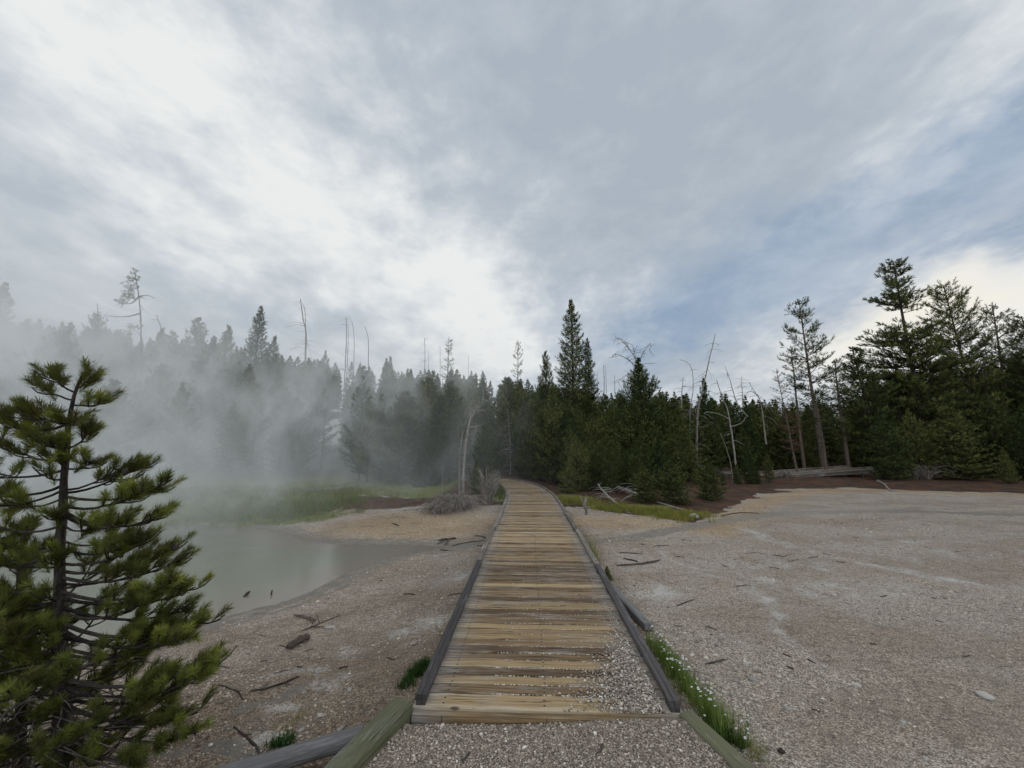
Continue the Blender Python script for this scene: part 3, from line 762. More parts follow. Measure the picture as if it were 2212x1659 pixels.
far_walk(1520, 1017, 1582, 1018, 24, 24, 'short glimpse of grey boardwalk between young pines right of centre', 2)
far_walk(1076, 1012, 1094, 1010, 26, 27.5, 'tiny glimpse of boardwalk behind the bend of the main walk', 1)

# ------------------------------------------------------------------ pebbles
def pebbles(name, X, Y, Zf, size, flat, label, seed, rndf=None):
    rng = np.random.default_rng(seed); n = len(X)
    t = (1 + 5 ** .5) / 2
    ico = np.array([(-1, t, 0), (1, t, 0), (-1, -t, 0), (1, -t, 0), (0, -1, t), (0, 1, t), (0, -1, -t), (0, 1, -t), (t, 0, -1), (t, 0, 1), (-t, 0, -1), (-t, 0, 1)]) / math.hypot(1, t)
    fc = np.array([(0, 11, 5), (0, 5, 1), (0, 1, 7), (0, 7, 10), (0, 10, 11), (1, 5, 9), (5, 11, 4), (11, 10, 2), (10, 7, 6), (7, 1, 8), (3, 9, 4), (3, 4, 2), (3, 2, 6), (3, 6, 8), (3, 8, 9), (4, 9, 5), (2, 4, 11), (6, 2, 10), (8, 6, 7), (9, 8, 1)])
    V = ico[None] * (1 + .35 * (rng.random((n, 12, 1)) - .5))
    sc = size[:, None] * np.stack([rng.uniform(.8, 1.4, n), rng.uniform(.6, 1.0, n), flat * rng.uniform(.5, .9, n)], 1)
    V = V * sc[:, None]
    a = rng.uniform(0, 2 * math.pi, n); ca, sa = np.cos(a)[:, None], np.sin(a)[:, None]
    x = V[..., 0] * ca - V[..., 1] * sa; y = V[..., 0] * sa + V[..., 1] * ca
    V = np.stack([x + X[:, None], y + Y[:, None], V[..., 2] + (Zf + sc[:, 2] * .35)[:, None]], -1).reshape(-1, 3)
    F = (np.arange(n)[:, None, None] * 12 + fc[None]).reshape(-1, 3)
    r = rng.beta(1.6, 1.8, n) if rndf is None else rndf(rng, n)
    mb = MB(); mb.add(V, F, np.repeat(r, 12))
    o = mb.obj(name, M_PEB, smooth=True)
    return tag(o, label, 'gravel', kind='stuff')
def on_walk(x, y, hw=.84):
    d = line_d(x, y, PATH[::25]); return (d < hw) & (y > 2.5)
rng = np.random.default_rng(77)
n = 38000; x = rng.uniform(-1.15, 1.5, n); y = 2.62 - 1.45 * rng.random(n)
t_ = (2.6 - y) / 1.1; keep = (x > -.60 - .36 * t_) & (x < .97 + .3 * t_) & ~((y > 2.54) & (x < .6)); x, y = x[keep], y[keep]
sz = np.clip(rng.lognormal(math.log(.0031), .5, len(x)), .0018, .013)
edge_boost = rng.random(len(x)) < .02 + .10 * ss(.45, .9, x) + .05 * ss(2.3, 2.5, y); sz[edge_boost] *= 1.5
pebbles('gravel', x, y, H(x, y), sz, .8, 'mixed grey and white gravel on the ground before the boardwalk', 1, lambda r, n: r.beta(1.25, 2.3, n))
# gravel spilled over the right near corner of the deck
n = 9000; sg = np.abs(rng.normal(0, .50, n)); xx = .71 - np.abs(rng.normal(0, .13, n)) * np.clip(1.55 - sg * 1.15, .16, 2) * 1.15
c_, T_ = at_s(sg); wx = c_[:, 0] + T_[:, 1] * xx; wy = c_[:, 1] - T_[:, 0] * xx
sz = np.clip(rng.lognormal(math.log(.0040), .45, n), .0022, .012)
k_ = (xx < .70) & (sg < 2.6)
pebbles('gravel', wx[k_], wy[k_], deck_z(sg[k_]) - .001 + rng.random(k_.sum()) * .018 * ss(.1, .6, xx[k_]) * ss(1.1, .1, sg[k_]), sz[k_], .8, 'gravel spilled over the near right corner of the boardwalk planks', 2, lambda r, n: r.beta(1.4, 1.9, n))
# stray grains in the plank gaps
n = 900; sg = rng.choice(np.arange(1, 30), n, p=(lambda q: q / q.sum())(np.exp(-np.arange(1, 30) / 8.))) * .100 + .05; xx = rng.uniform(-.35, .7, n)
c_, T_ = at_s(sg); 
pebbles('grit', c_[:, 0] + T_[:, 1] * xx, c_[:, 1] - T_[:, 0] * xx, deck_z(sg) - .004, rng.uniform(.003, .0055, n), .9, 'pale grit caught in the gaps between boardwalk planks', 3, lambda r, n: r.uniform(.7, 1, n))
# pebbles over the flats
n = 150000; rr_ = 1.3 + 12.5 * rng.random(n) ** 1.5; th_ = rng.uniform(rad(-62), rad(62), n)
x = rr_ * np.sin(th_); y = rr_ * np.cos(th_)
sdp = poly_sd(x, y, POOL)
keep = (~on_walk(x, y)) & (sdp > .15) & ~((y < 2.65) & (x > -.95) & (x < 1.3)) & (y < edge_y(x)) & (rng.random(n) < .10 + .90 * ss(.42, .62, fbm(x * .9, y * .9, 91)))
x, y, rr_ = x[keep], y[keep], rr_[keep]
x, y, rr_ = x[:62000], y[:62000], rr_[:62000]
sz = np.clip(rng.lognormal(math.log(.0046), .55, len(x)), .0025, .024) * np.clip(.85 + rr_ * .05, 1, 1.4)
pebbles('pebbles', x, y, H(x, y), sz, .5, 'small flat pebbles strewn over the sinter flats', 4, lambda r, n: r.beta(1.9, 2.0, n) * .88)

# ------------------------------------------------------------------ sticks, bark, stones on the ground
def ground_stick(px_pts, r, label, group=None, mat=None, name='stick', lift=0.25, seed=0, cat='stick', sub=None, flat=.7):
    rng = np.random.default_rng(seed + 100)
    P = np.array([gnd(*q) for q in px_pts]); 
    if len(P) == 2: P = np.array([P[0], P[0] * .5 + P[1] * .5 + np.array([rng.normal(0, .01), rng.normal(0, .01), 0]), P[1]])
    P = spline(P, max(np.linalg.norm(P[0] - P[-1]) / 8, .02))
    P[:, 2] = H(P[:, 0], P[:, 1]) + r * lift
    O = P[0].copy(); n = len(P)
    rr = r * (1 - .5 * np.abs(np.linspace(-1, 1, n)) ** 3) * (1 + rng.normal(0, .08, n))
    b = MB(); tube(b, P - O, rr, 7, float(rng.random()), rough=.5, rng=rng, flat=flat)
    if sub:
        for q in sub:
            S_ = np.array([gnd(*p) for p in q]); S_[:, 2] += r * .8; tube(b, S_ - O, [r * .5, r * .25][:len(S_)] if len(S_) == 2 else np.linspace(r * .5, r * .2, len(S_)), 5, .5)
    o = b.obj(name, mat or M_STICK, origin=None); o.location = tuple(O)
    return tag(o, label, cat, group)
ground_stick([(636, 1330), (660, 1335), (683, 1342)], .022, 'short flat dark stick on the left bank, its end touching the long forked branch', seed=1, sub=[[(670, 1337), (676, 1352)]])
ground_stick([(652, 1364), (690, 1348), (735, 1330)], .013, 'long forked dark branch on the left bank above the chunk of driftwood', seed=2, name='branch', cat='branch', sub=[[(690, 1348), (683, 1328)], [(672, 1356), (700, 1356)]])
ground_stick([(620, 1408), (640, 1396), (667, 1383)], .045, 'stubby dark driftwood chunk alone on the left bank', seed=3, name='driftwood', cat='driftwood', lift=.9)
ground_stick([(871, 1284), (896, 1285)], .012, 'short straight brown stick in the middle of the left bank', seed=4)
ground_stick([(968, 1287), (984, 1284), (1000, 1283)], .015, 'dark stick lying against the left curb of the boardwalk', seed=5)
ground_stick([(732, 1445), (745, 1441), (752, 1440)], .010, 'small dark stick on gravel near the grey log', seed=6)
ground_stick([(945, 1168), (965, 1166), (985, 1164)], .035, 'thick dark driftwood piece at the tip of the pool inlet', seed=7, name='driftwood', cat='driftwood', sub=[[(970, 1167), (962, 1180)], [(960, 1168), (945, 1178)]])
ground_stick([(975, 1180), (1010, 1172), (1050, 1168)], .018, 'long thin branch between the pool inlet and the boardwalk', seed=8, name='branch', cat='branch')
ground_stick([(1026, 1158), (1040, 1159), (1054, 1166)], .025, 'curved dark branch touching the left boardwalk curb', seed=9, name='branch', cat='branch')
ground_stick([(950, 1188), (968, 1190)], .020, 'short dark stick just below the pool inlet tip', seed=10)
ground_stick([(1030, 1180), (1052, 1179)], .018, 'short stick beside the boardwalk curb below the curved branch', seed=11)
ground_stick([(848, 1131), (862, 1136)], .02, 'small curved stick on the tan bank beyond the pool', seed=12)
ground_stick([(722, 1111), (737, 1116)], .02, 'tiny pale stick beyond the pool at the meadow edge', seed=13, mat=M_PALE)
ground_stick([(540, 1494), (575, 1488), (612, 1476), (646, 1461)], .010, 'dark root snaking along the cracked crust right of the near pine', seed=90, name='root', cat='root', sub=[[(575, 1488), (560, 1502)], [(612, 1476), (630, 1482)]])
ground_stick([(505, 1570), (528, 1590), (552, 1612), (562, 1645)], .008, 'thin dark root bending down towards the grey log', seed=91, name='root', cat='root', sub=[[(528, 1590), (545, 1588)]])
ground_stick([(470, 1480), (500, 1490), (525, 1512)], .007, 'short dark root near the lowest bough of the near pine', seed=92, name='root', cat='root')
# right flat
ground_stick([(1332, 1222), (1370, 1220), (1400, 1217), (1425, 1210)], .024, 'long reddish dark branch on the flat near the right curb', seed=14, name='branch', cat='branch')
ground_stick([(1347, 1207), (1362, 1210), (1378, 1214)], .02, 'thick dark stick just beyond the long reddish branch', seed=15)
ground_stick([(1336, 1194), (1360, 1195), (1388, 1197)], .014, 'long thin dark stick crossing the flat beside the tan grass tuft', seed=16)
ground_stick([(1412, 1180), (1428, 1179), (1445, 1179)], .013, 'straight dark stick on the edge of the wet streak', seed=17)
ground_stick([(1458, 1202), (1478, 1205)], .013, 'short dark stick on the white crust beyond the reddish branch', seed=18)
ground_stick([(1462, 1310), (1480, 1302), (1500, 1295)], .009, 'thin crooked twig on the flat level with the loose plank top', seed=19)
ground_stick([(1524, 1354), (1548, 1361)], .012, 'short stick on the flat right of the loose plank end', seed=20)
ground_stick([(1524, 1435), (1545, 1431), (1568, 1425)], .011, 'dark slim stick right of the weeds with white flowers', seed=21)
scat = [(1610, 1196, 30, -2), (1640, 1196, 18, 3), (1668, 1199, 24, 3), (1690, 1204, 20, -6), (1660, 1225, 24, 4), (1700, 1214, 26, -5), (1745, 1206, 22, -5), (1590, 1267, 26, -3),
        (1775, 1195, 22, 4), (1806, 1212, 20, 4), (1690, 1412, 20, 8), (1745, 1425, 18, 9), (1700, 1440, 14, 4), (1755, 1532, 16, 7), (1380, 1176, 14, 0), (1470, 1166, 12, -1),
        (1840, 1160, 16, 1), (1990, 1133, 18, 1), (2060, 1190, 16, 3), (1900, 1290, 16, -4), (2020, 1340, 18, 5), (1560, 1220, 12, 5), (1880, 1390, 14, 3), (2080, 1420, 16, -4)]
SLM = [(1700, 1110, 'the middle of the wet streak'), (2050, 1108, 'the right part of the wet streak'), (1640, 1280, 'the pale crust trail'), (1690, 1380, 'the lower pale crust trail'), (1480, 1222, 'the start of the crust trail'),
       (2128, 1505, 'the flat pale slab'), (1850, 1210, 'the faint far crust line'), (1400, 1160, 'the left part of the wet streak')]
for k, (px, py, dx, dy) in enumerate(scat):
    q = min(SLM, key=lambda a: math.hypot(a[0] - px, (a[1] - py) * 1.5)); ex, ey = px + dx / 2 - q[0], (py - q[1]) * 1.5
    where = ('just beyond' if ey < 0 else 'just nearer than') if abs(ey) > abs(ex) else ('left of' if ex < 0 else 'right of')
    ln = 'tiny' if abs(dx) < 15 else 'short' if abs(dx) < 20 else 'longer'
    ground_stick([(px, py), (px + dx, py + dy)], .007 + .004 * ((k * 7) % 5) / 5, f'{ln} dark stick {where} {q[2]} on the right', 'sticks scattered on the right flat', seed=30 + k)
for k, (px, py, dx, dy) in enumerate([(600, 1395, 16, 3), (560, 1430, 18, -4), (690, 1425, 12, -4), (800, 1330, 10, 2), (845, 1310, 12, -3), (905, 1305, 10, 2), (640, 1440, 14, 2), (820, 1250, 12, -1), (890, 1395, 12, -3), (560, 1372, 14, 3)]):
    ground_stick([(px, py), (px + dx, py + dy)], .006, ['little twig just above left of the stubby driftwood chunk', 'little twig above the long dark root', 'little twig right of the lower end of the root', 'little twig right of the forked branch', 'little twig left of the straight brown stick', 'little twig beside the straight brown stick on its right', 'little twig below the stubby driftwood chunk', 'little twig near the pool edge beyond the brown stick', 'little twig between driftwood and the left curb', 'little twig at the pool bank nearest the pine'][k], 'twigs scattered on the left bank', seed=70 + k, name='twig', cat='twig')
for k, (px, py, dx, dy, lab) in enumerate([(590, 1455, 34, -8, 'dark bark sliver beside the upper dark root'), (655, 1408, 22, -6, 'bark sliver beneath the stubby driftwood chunk'), (470, 1440, 26, 4, 'bark sliver at the tip of the near pine boughs'),
                                           (835, 1420, 18, 6, 'bark sliver halfway between driftwood chunk and left weeds'), (1455, 1350, 24, 6, 'reddish sliver just right of the loose plank end'), (1300, 1600, -14, 30, 'reddish splinter on the approach gravel'), (1015, 1625, -18, 24, 'orange brown wood splinter on the approach gravel')]):
    ground_stick([(px, py), (px + dx, py + dy)], .0065, lab, seed=120 + k, name='wood_sliver', cat='wood sliver')
# bits standing in the pool
def pool_piece(px0, py0, px1, py1, r, label, rise):
    a = G(px0, py0, WATER_Z); b = G(px1, py1, WATER_Z) ; b[2] += rise; a[2] -= .01
    m_ = MB(); tube(m_, np.array([a - a, (b - a) * .5 + [0, 0, .01], b - a]), [r, r * 1.1, r * .6], 7, .3, rough=.4, rng=np.random.default_rng(2))
    o = m_.obj('driftwood', M_STICK); o.location = tuple(a); tag(o, label, 'driftwood')
pool_piece(527, 1289, 539, 1283, .018, 'short log slanting out of the shallow pool water', .03)
pool_piece(586, 1285, 587, 1284, .010, 'little stump poking upright from the pool', .06)

def stone(px, py, sx, sy, sz, label, group=None, seed=0, mat=None, name='stone'):
    rng = np.random.default_rng(seed); c = gnd(px, py)
    import bmesh
    bm = bmesh.new(); bmesh.ops.create_icosphere(bm, subdivisions=3, radius=1)
    a = rng.uniform(0, 3.14)
    for v in bm.verts:
        co = np.array(v.co); k = 1 + .28 * (vn(co[0] * 1.6 + seed, co[1] * 1.6 + co[2] * 2, seed) - .5) * 2
        x_, y_, z_ = co * k * np.array([sx, sy, sz]); v.co = (x_ * math.cos(a) - y_ * math.sin(a), x_ * math.sin(a) + y_ * math.cos(a), z_)
    me = bpy.data.meshes.new(name); bm.to_mesh(me); bm.free()
    me.attributes.new('rnd', 'FLOAT', 'POINT').data.foreach_set('value', np.full(len(me.vertices), rng.random(), np.float32))
    me.polygons.foreach_set('use_smooth', np.ones(len(me.polygons), bool)); me.materials.append(mat or M_STONE)
    o = bpy.data.objects.new(name, me); COL.objects.link(o); o.location = (c[0], c[1], c[2] + sz * .3)
    return tag(o, label, 'stone', group)
stone(2128, 1505, .06, .042, .02, 'flat pale slab of sinter alone on the near right flat', seed=1)
stone(1625, 1468, .03, .025, .018, 'pale rounded stone near the green edging timber', seed=2)
stone(1688, 1625, .02, .018, .014, 'small dark lump on the gravel at the bottom right', seed=3, mat=M_STICK)
stone(712, 1357, .06, .03, .02, 'pale flat slab under the forked branch on the left bank', seed=4)
stone(1500, 1118, .12, .06, .07, 'whitish block in the golden grass at the flat edge', seed=5)
for k, (px, py) in enumerate([(755, 1490), (690, 1545), (735, 1575), (600, 1590), (650, 1578), (1590, 1470), (1580, 1500), (1700, 1530), (1850, 1480), (1950, 1560), (1600, 1590), (1650, 1640), (2000, 1640), (1780, 1440), (1615, 1432)]):
    stone(px, py, .018 + .006 * (k % 3), .014 + .004 * (k % 2), .008, 'small pale stone lying on the near gravel', 'small pale stones', seed=20 + k)

# ------------------------------------------------------------------ grasses and weeds
def blades(mb, C, nb, spread, hgt, wid, lean=.5, seed=0, dirb=None, segs=3, r0=0., r1=1.):
    """C (m,3) centres; nb blades each"""
    rng = np.random.default_rng(seed); C = np.repeat(np.asarray(C, float), nb, 0); n = len(C)
    a = rng.uniform(0, 2 * math.pi, n); q = spread * np.sqrt(rng.random(n))
    B0 = C + np.stack([np.cos(a) * q, np.sin(a) * q, np.zeros(n)], 1)
    h = hgt * rng.uniform(.45, 1.1, n); a2 = a + rng.normal(0, .9, n); ln = lean * rng.uniform(.1, 1, n)
    D = np.stack([np.cos(a2), np.sin(a2), np.zeros(n)], 1); W = np.stack([-np.sin(a2 + rng.normal(0, 1, n)), np.cos(a2), np.zeros(n)], 1)
    t = np.linspace(0, 1, segs + 1)
    Vs = []
    for i, tt in enumerate(t):
        c = B0 + D * (h * ln * tt ** 2)[:, None] + UPV * (h * tt * (1 - .35 * ln * tt))[:, None]
        ww = wid * (1 - tt) ** .7
        if i < segs: Vs += [c - W * ww / 2, c + W * ww / 2]
        else: Vs += [c]
    V = np.stack(Vs, 1); k = V.shape[1]; V = V.reshape(-1, 3); b = np.arange(n)[:, None, None] * k
    Q = np.array([[2 * i, 2 * i + 1, 2 * i + 3, 2 * i + 2] for i in range(segs - 1)])
    T = np.array([[2 * (segs - 1), 2 * (segs - 1) + 1, 2 * segs]])
    rn = np.repeat(rng.uniform(r0, r1, n), k)
    mb.add(V, (b + Q[None]).reshape(-1, 4), rn); 
    # triangles share the same vertices
    mb.F.append((b + T[None]).reshape(-1, 3).astype(np.int32) + (mb.nv - len(V)))
    return B0, h
def patch_pts(px_line, n, spread, seed):
    rng = np.random.default_rng(seed); L_ = np.array([gnd(*p) for p in px_line])
    i = rng.uniform(0, len(L_) - 1.001, n); k = i.astype(int); f = (i - k)[:, None]
    P = L_[k] * (1 - f) + L_[k + 1] * f; P[:, :2] += rng.normal(0, spread, (n, 2)); P[:, 2] = H(P[:, 0], P[:, 1]); return P
def weed(name, P, nb, spread, h, wid, mat, label, cat, lean=.5, seed=0, flowers=0, fh=.2, r0=0., r1=1.):
    O = P.mean(0); O[2] = P[:, 2].min()
    root = empty(name, O, label, cat)
    b = MB(); blades(b, P - O, nb, spread, h, wid, lean, seed, r0=r0, r1=r1); b.obj('blades', mat, root)
    rng = np.random.default_rng(seed)
    if flowers:
        for k in range(flowers):
            c = P[rng.integers(len(P))] - O + np.append(rng.normal(0, spread * .7, 2), 0); z = fh * rng.uniform(.6, 1.1); r = rng.uniform(.004, .0085)
            m_ = MB(); top = c + [rng.normal(0, .02), rng.normal(0, .02), z]
            sticks(m_, [c], [top], .0012, .0008, .3)
            f = m_.obj('flower_stem', M_GRASSG, root)
            m2 = MB(); na = 9; tl = rng.normal(0, .35, 2)
            for j in range(na):
                a = 2 * math.pi * j / na; d = np.array([math.cos(a), math.sin(a), 0]); d[2] = tl[0] * d[0] + tl[1] * d[1]; e = np.array([-math.sin(a), math.cos(a), 0]) * .0035
                m2.add([top + d * .002 - e * .5, top + d * r - e, top + d * r * 1.1, top + d * r + e, top + d * .002 + e * .5], [[0, 1, 2, 3, 4]], .5)
            fl = m2.obj('flower', M_FLOWER, f)
    return root
rg = [(1402, 1392), (1430, 1430), (1470, 1480), (1520, 1540), (1560, 1585)]
P = patch_pts(rg, 120, .045, 1); P[:, 0] += .03
weed('weed_patch', P, 16, .035, .15, .0035, M_GRASSG, 'bright green weeds with tiny white daisies along the outside of the right curb', 'weeds', .55, 1, 90, .17)
P = patch_pts([(1540, 1575), (1570, 1600), (1600, 1612)], 26, .035, 2)
weed('weed_clump', P, 16, .03, .07, .007, M_GRASSD, 'low dark green leafy clump at the near end of the flowering weeds', 'weeds', .9, 2, 8, .12)
P = patch_pts([(1600, 1600), (1650, 1659)], 16, .03, 3)
weed('dry_grass', P, 12, .03, .13, .0018, M_GRASS, 'thin straw-coloured dry grass beside the green edging timber', 'grass', .9, 3, r0=.75, r1=1.)
P = patch_pts([(862, 1495), (885, 1470), (905, 1450), (925, 1440)], 46, .028, 4)
weed('weed_clump', P, 16, .03, .085, .006, M_GRASSD, 'dense green weed clump against the outside of the left curb', 'weeds', .7, 4)
P = patch_pts([(592, 1612), (615, 1604), (640, 1600)], 16, .025, 5)
weed('weed_clump', P, 15, .03, .06, .006, M_GRASSD, 'small green weed clump behind the grey log', 'weeds', .8, 5)
P = patch_pts([(610, 1585), (640, 1560)], 8, .03, 6)
weed('dry_grass', P, 8, .04, .10, .0025, M_GRASS, 'sparse brownish grass wisps behind the small weed clump', 'grass', .8, 6, r0=.5)
P = patch_pts([(1265, 1205), (1290, 1222)], 14, .07, 7)
weed('grass_tuft', P, 24, .06, .22, .006, M_GRASS, 'tan and golden grass tuft hugging the right curb midway', 'grass', .7, 7, r0=.5)
P = patch_pts([(1262, 1185), (1275, 1200)], 7, .05, 8)
weed('grass_tuft', P, 12, .05, .34, .004, M_GRASS, 'tall dry grass stalks rising behind the golden tuft', 'grass', .3, 8, r0=.8)
def grass_area(px_line, n, spread, nb, h, wid, label, seed, mat=None, r0=0, r1=1):
    P = patch_pts(px_line, n, spread, seed); P = P[~on_walk(P[:, 0], P[:, 1], .9)]
    b = MB(); blades(b, P, nb, .12, h, wid, .6, seed, r0=r0, r1=r1)
    return tag(b.obj('grass', mat or M_GRASS), label, 'grass', kind='stuff')
grass_area([(1215, 1082), (1240, 1086), (1275, 1088)], 150, .25, 16, .20, .011, 'yellow-green grass right of the boardwalk bend', 11, r0=.3, r1=.95)
grass_area([(1290, 1096), (1350, 1102), (1400, 1108), (1450, 1115), (1505, 1118)], 280, .27, 16, .18, .011, 'golden grass strip along the edge of the right flat', 12, r0=.45)
grass_area([(1072, 1056), (1085, 1075), (1092, 1062)], 120, .28, 16, .25, .012, 'green grass under the left side of the boardwalk bend', 13, r0=0, r1=.45)
grass_area([(430, 1108), (520, 1106), (600, 1106), (680, 1098), (740, 1082)], 700, .6, 14, .16, .014, 'green and yellow meadow grass beyond the pool in the steam', 14, r0=.35, r1=.85)
grass_area([(300, 1070), (420, 1065), (560, 1068), (680, 1066), (800, 1062)], 700, 1.1, 12, .18, .018, 'deeper green grass of the misty meadow', 15, r0=.25, r1=.75)

# ------------------------------------------------------------------ dead wood generators
def arc_twigs(mb, C, n, R, Hh, r, seed, droop=1.0, rnd=None):
    """fountain of thin curved twigs"""
    rng = np.random.default_rng(seed)
    for i in range(n):
        a = rng.uniform(0, 2 * math.pi); L_ = R * rng.uniform(.4, 1.1); hh = Hh * rng.uniform(.5, 1.15)
        t = np.linspace(0, 1, 6); b0 = np.append(rng.normal(0, R * .16, 2), 0)
        a = a + rng.normal(0, .3) * t
        x = b0[0] + np.cos(a) * L_ * t; y = b0[1] + np.sin(a) * L_ * t; z = hh * 4 * t * (1 - t * droop * rng.uniform(.75, 1.0)) * .9
        pts = np.stack([x, y, np.maximum(z, .01)], 1) + C + rng.normal(0, r * 1.5, (6, 3))
        tube(mb, pts, np.linspace(r, r * .4, 6), 4, float(rng.random()), cap=False)
def brush(px, py, R, Hh, n, r, label, name, seed, droop=1.0, mat=None):
    c = gnd(px, py); b = MB(); arc_twigs(b, np.zeros(3), n, R, Hh, r, seed, droop)
    o = b.obj(name, mat or M_TWIG, smooth=True); o.location = tuple(c); return tag(o, label, 'brush')
brush(985, 1100, .86, .36, 420, .008, 'wide mop of drooping grey-brown dead twigs beside the boardwalk', 'brush_pile', 1)
brush(1052, 1088, .40, .50, 80, .011, 'tangled grey dead bush between the twig mop and the walk', 'dead_bush', 2, .55)
brush(1066, 1072, .36, .36, 30, .012, 'taller bare grey bush reaching the boardwalk bend', 'dead_bush', 3, .45, M_SNAGD)
brush(945, 1108, .5, .16, 90, .009, 'low scatter of twigs at the left foot of the twig mop', 'brush_pile', 4)

def dead_tree(trunk_px, Y, r0, r1, label, nb=20, bl=1.2, droop=.4, up=.1, t0=.3, seed=0, mat=None, name='dead_tree', br=.02, extra=(), group=None, fine=2, cat='dead tree', base=True, curl=0.0):
    r0, r1, br = r0 * .72, r1 * .72, br * .8
    """bare tree; trunk given by points at depth Y"""
    rng = np.random.default_rng(seed + 500)
    Yv = Y if hasattr(Y, '__len__') else [Y] * len(trunk_px)
    P = np.array([PY(a, b, y) for (a, b), y in zip(trunk_px, Yv)])
    if base: P[0, 2] = Hs(P[0, 0], P[0, 1]) - .1
    O = P[0].copy(); Q = spline(P, max(np.linalg.norm(P[-1] - P[0]) / 26, .1)); n = len(Q)
    Q[1:-1] += rng.normal(0, r0 * .12, (n - 2, 3))
    rt = np.linspace(r0, r1, n)
    root = empty(name, O, label, cat, group)
    b = MB(); tube(b, Q - O, rt, 8, .5, rough=.25, rng=rng); b.obj('trunk', mat or M_PALE, root, smooth=True)
    b = MB(); cnt = 0
    for i in range(nb):
        t = t0 + (1 - t0) * rng.random() ** .9 * .98; k = min(int(t * (n - 1)), n - 2); c = Q[k] - O
        a = rng.uniform(0, 2 * math.pi); L_ = bl * (1.15 - .75 * (t - t0) / (1 - t0 + 1e-6)) * rng.uniform(.35, 1.1)
        s_ = np.linspace(0, 1, 7); dr = droop * rng.uniform(.4, 1.4); uu = up + rng.normal(0, .15)
        az = a + curl * s_ * rng.normal(0, 1)
        pts = c + np.stack([np.cos(az) * L_ * s_, np.sin(az) * L_ * s_, L_ * (uu * s_ - dr * s_ ** 2.2)], 1)
        pts[1:] += np.cumsum(rng.normal(0, L_ * .012, (6, 3)), 0)
        rb = br * (L_ / bl) ** .5
        tube(b, pts, np.linspace(rb, rb * .35, 7), 4, float(rng.random()), cap=False); cnt += 1
        for f in range(fine):
            kk = rng.integers(2, 6); a3 = a + rng.choice([-1, 1]) * rng.uniform(.4, 1.1); l3 = L_ * rng.uniform(.15, .4)
            q3 = pts[kk] + np.stack([np.cos(a3) * l3 * s_, np.sin(a3) * l3 * s_, l3 * (.1 * s_ - dr * s_ ** 2)], 1)
            tube(b, q3[::2], np.linspace(rb * .45, rb * .25, 4), 3, float(rng.random()), cap=False)
    for ex in extra:
        q = np.array([PY(a_, b_, Y if not hasattr(Y, '__len__') else Y[0]) for a_, b_ in ex[0]]) - O; near_ = (Q - O)[np.argmin(np.linalg.norm(Q - O - q[0], axis=1))]
        if np.linalg.norm(near_ - q[0]) < 1.5: q = np.vstack([near_, q[1:]])
        q = spline(q, .25)
        tube(b, q, np.linspace(ex[1], ex[1] * .35, len(q)), 5, .5, cap=False); cnt += 1
        for f in range(ex[2] if len(ex) > 2 else 0):
            kk = rng.integers(1, len(q)); dv = rng.normal(0, 1, 3); dv[2] -= .5; dv = unit(dv) * rng.uniform(.2, .6)
            tube(b, np.array([q[kk], q[kk] + dv * .5 + [0, 0, .04], q[kk] + dv]), [.012, .009, .005], 3, .5, cap=False)
    if cnt: b.obj('branches', mat or M_PALE, root, smooth=True)
    return root

# snags standing right of centre
dead_tree([(1503, 1000), (1507, 900), (1527, 800), (1545, 722)], 21, .10, .02, 'tall leaning grey snag with drooping bare branches right of centre', 34, 1.25, .75, .25, .12, 1, br=.02, mat=M_SNAGD)
dead_tree([(1489, 985), (1490, 900), (1497, 840), (1495, 800), (1484, 782), (1468, 777)], 20.5, .055, .012, 'slim snag whose bare tip hooks over to the left', 8, .6, .5, .2, .2, 2, mat=M_SNAGD)
dead_tree([(1586, 950), (1575, 900), (1560, 860), (1548, 820)], 21, .085, .02, 'pale thick-based snag standing between the leaning snags', 8, 1.0, .3, .1, .25, 3, extra=[([(1575, 905), (1555, 895), (1530, 890), (1520, 893)], .03, 3), ([(1580, 925), (1600, 915), (1612, 900)], .025, 2)])
dead_tree([(1615, 900), (1592, 870), (1578, 825), (1566, 790)], 22, .05, .012, 'thin bare snag bending left above the pale one', 7, .8, .5, .2, .3, 4, base=False)
dead_tree([(1472, 895), (1473, 850), (1476, 815)], 20, .05, .015, 'short whitish stem with many fine side twigs left of the hooked snag', 24, .9, .35, .05, .0, 5, base=False)
dead_tree([(1582, 1030), (1578, 1000), (1566, 960), (1555, 935)], 19, .03, .012, 'slender bent dead stem above the short boardwalk glimpse', 0, .5, .2, .1, .2, 6)
dead_tree([(1386, 960), (1380, 850), (1378, 790), (1360, 755), (1340, 733)], 20.6, .09, .02, 'dead tree with cone-laden curling branches above a young pine', 12, 1.0, .6, .2, .72, 7, mat=M_SNAGD,
          extra=[([(1378, 795), (1355, 775), (1330, 765), (1322, 772)], .03, 14), ([(1377, 790), (1390, 760), (1405, 742)], .03, 10), ([(1360, 755), (1350, 738), (1336, 730), (1328, 735)], .02, 12), ([(1375, 800), (1350, 812), (1335, 825)], .022, 8), ([(1378, 790), (1370, 760), (1366, 745)], .022, 10), ([(1405, 742), (1402, 755)], .012, 5)])
dead_tree([(1655, 960), (1648, 900), (1640, 860), (1622, 845), (1612, 850)], 21, .06, .02, 'dark crooked dead branch arching left of the sparse tall pine', 10, .9, .8, .2, .3, 8, mat=M_SNAGD, base=False,
          extra=[([(1640, 860), (1625, 838), (1618, 825)], .02, 3)])
dead_tree([(1868, 900), (1866, 845), (1861, 805), (1863, 785)], 24, .07, .03, 'broken bare snag spike left of the tallest pine', 3, .4, .1, .3, .5, 9, mat=M_SNAGD, base=False)
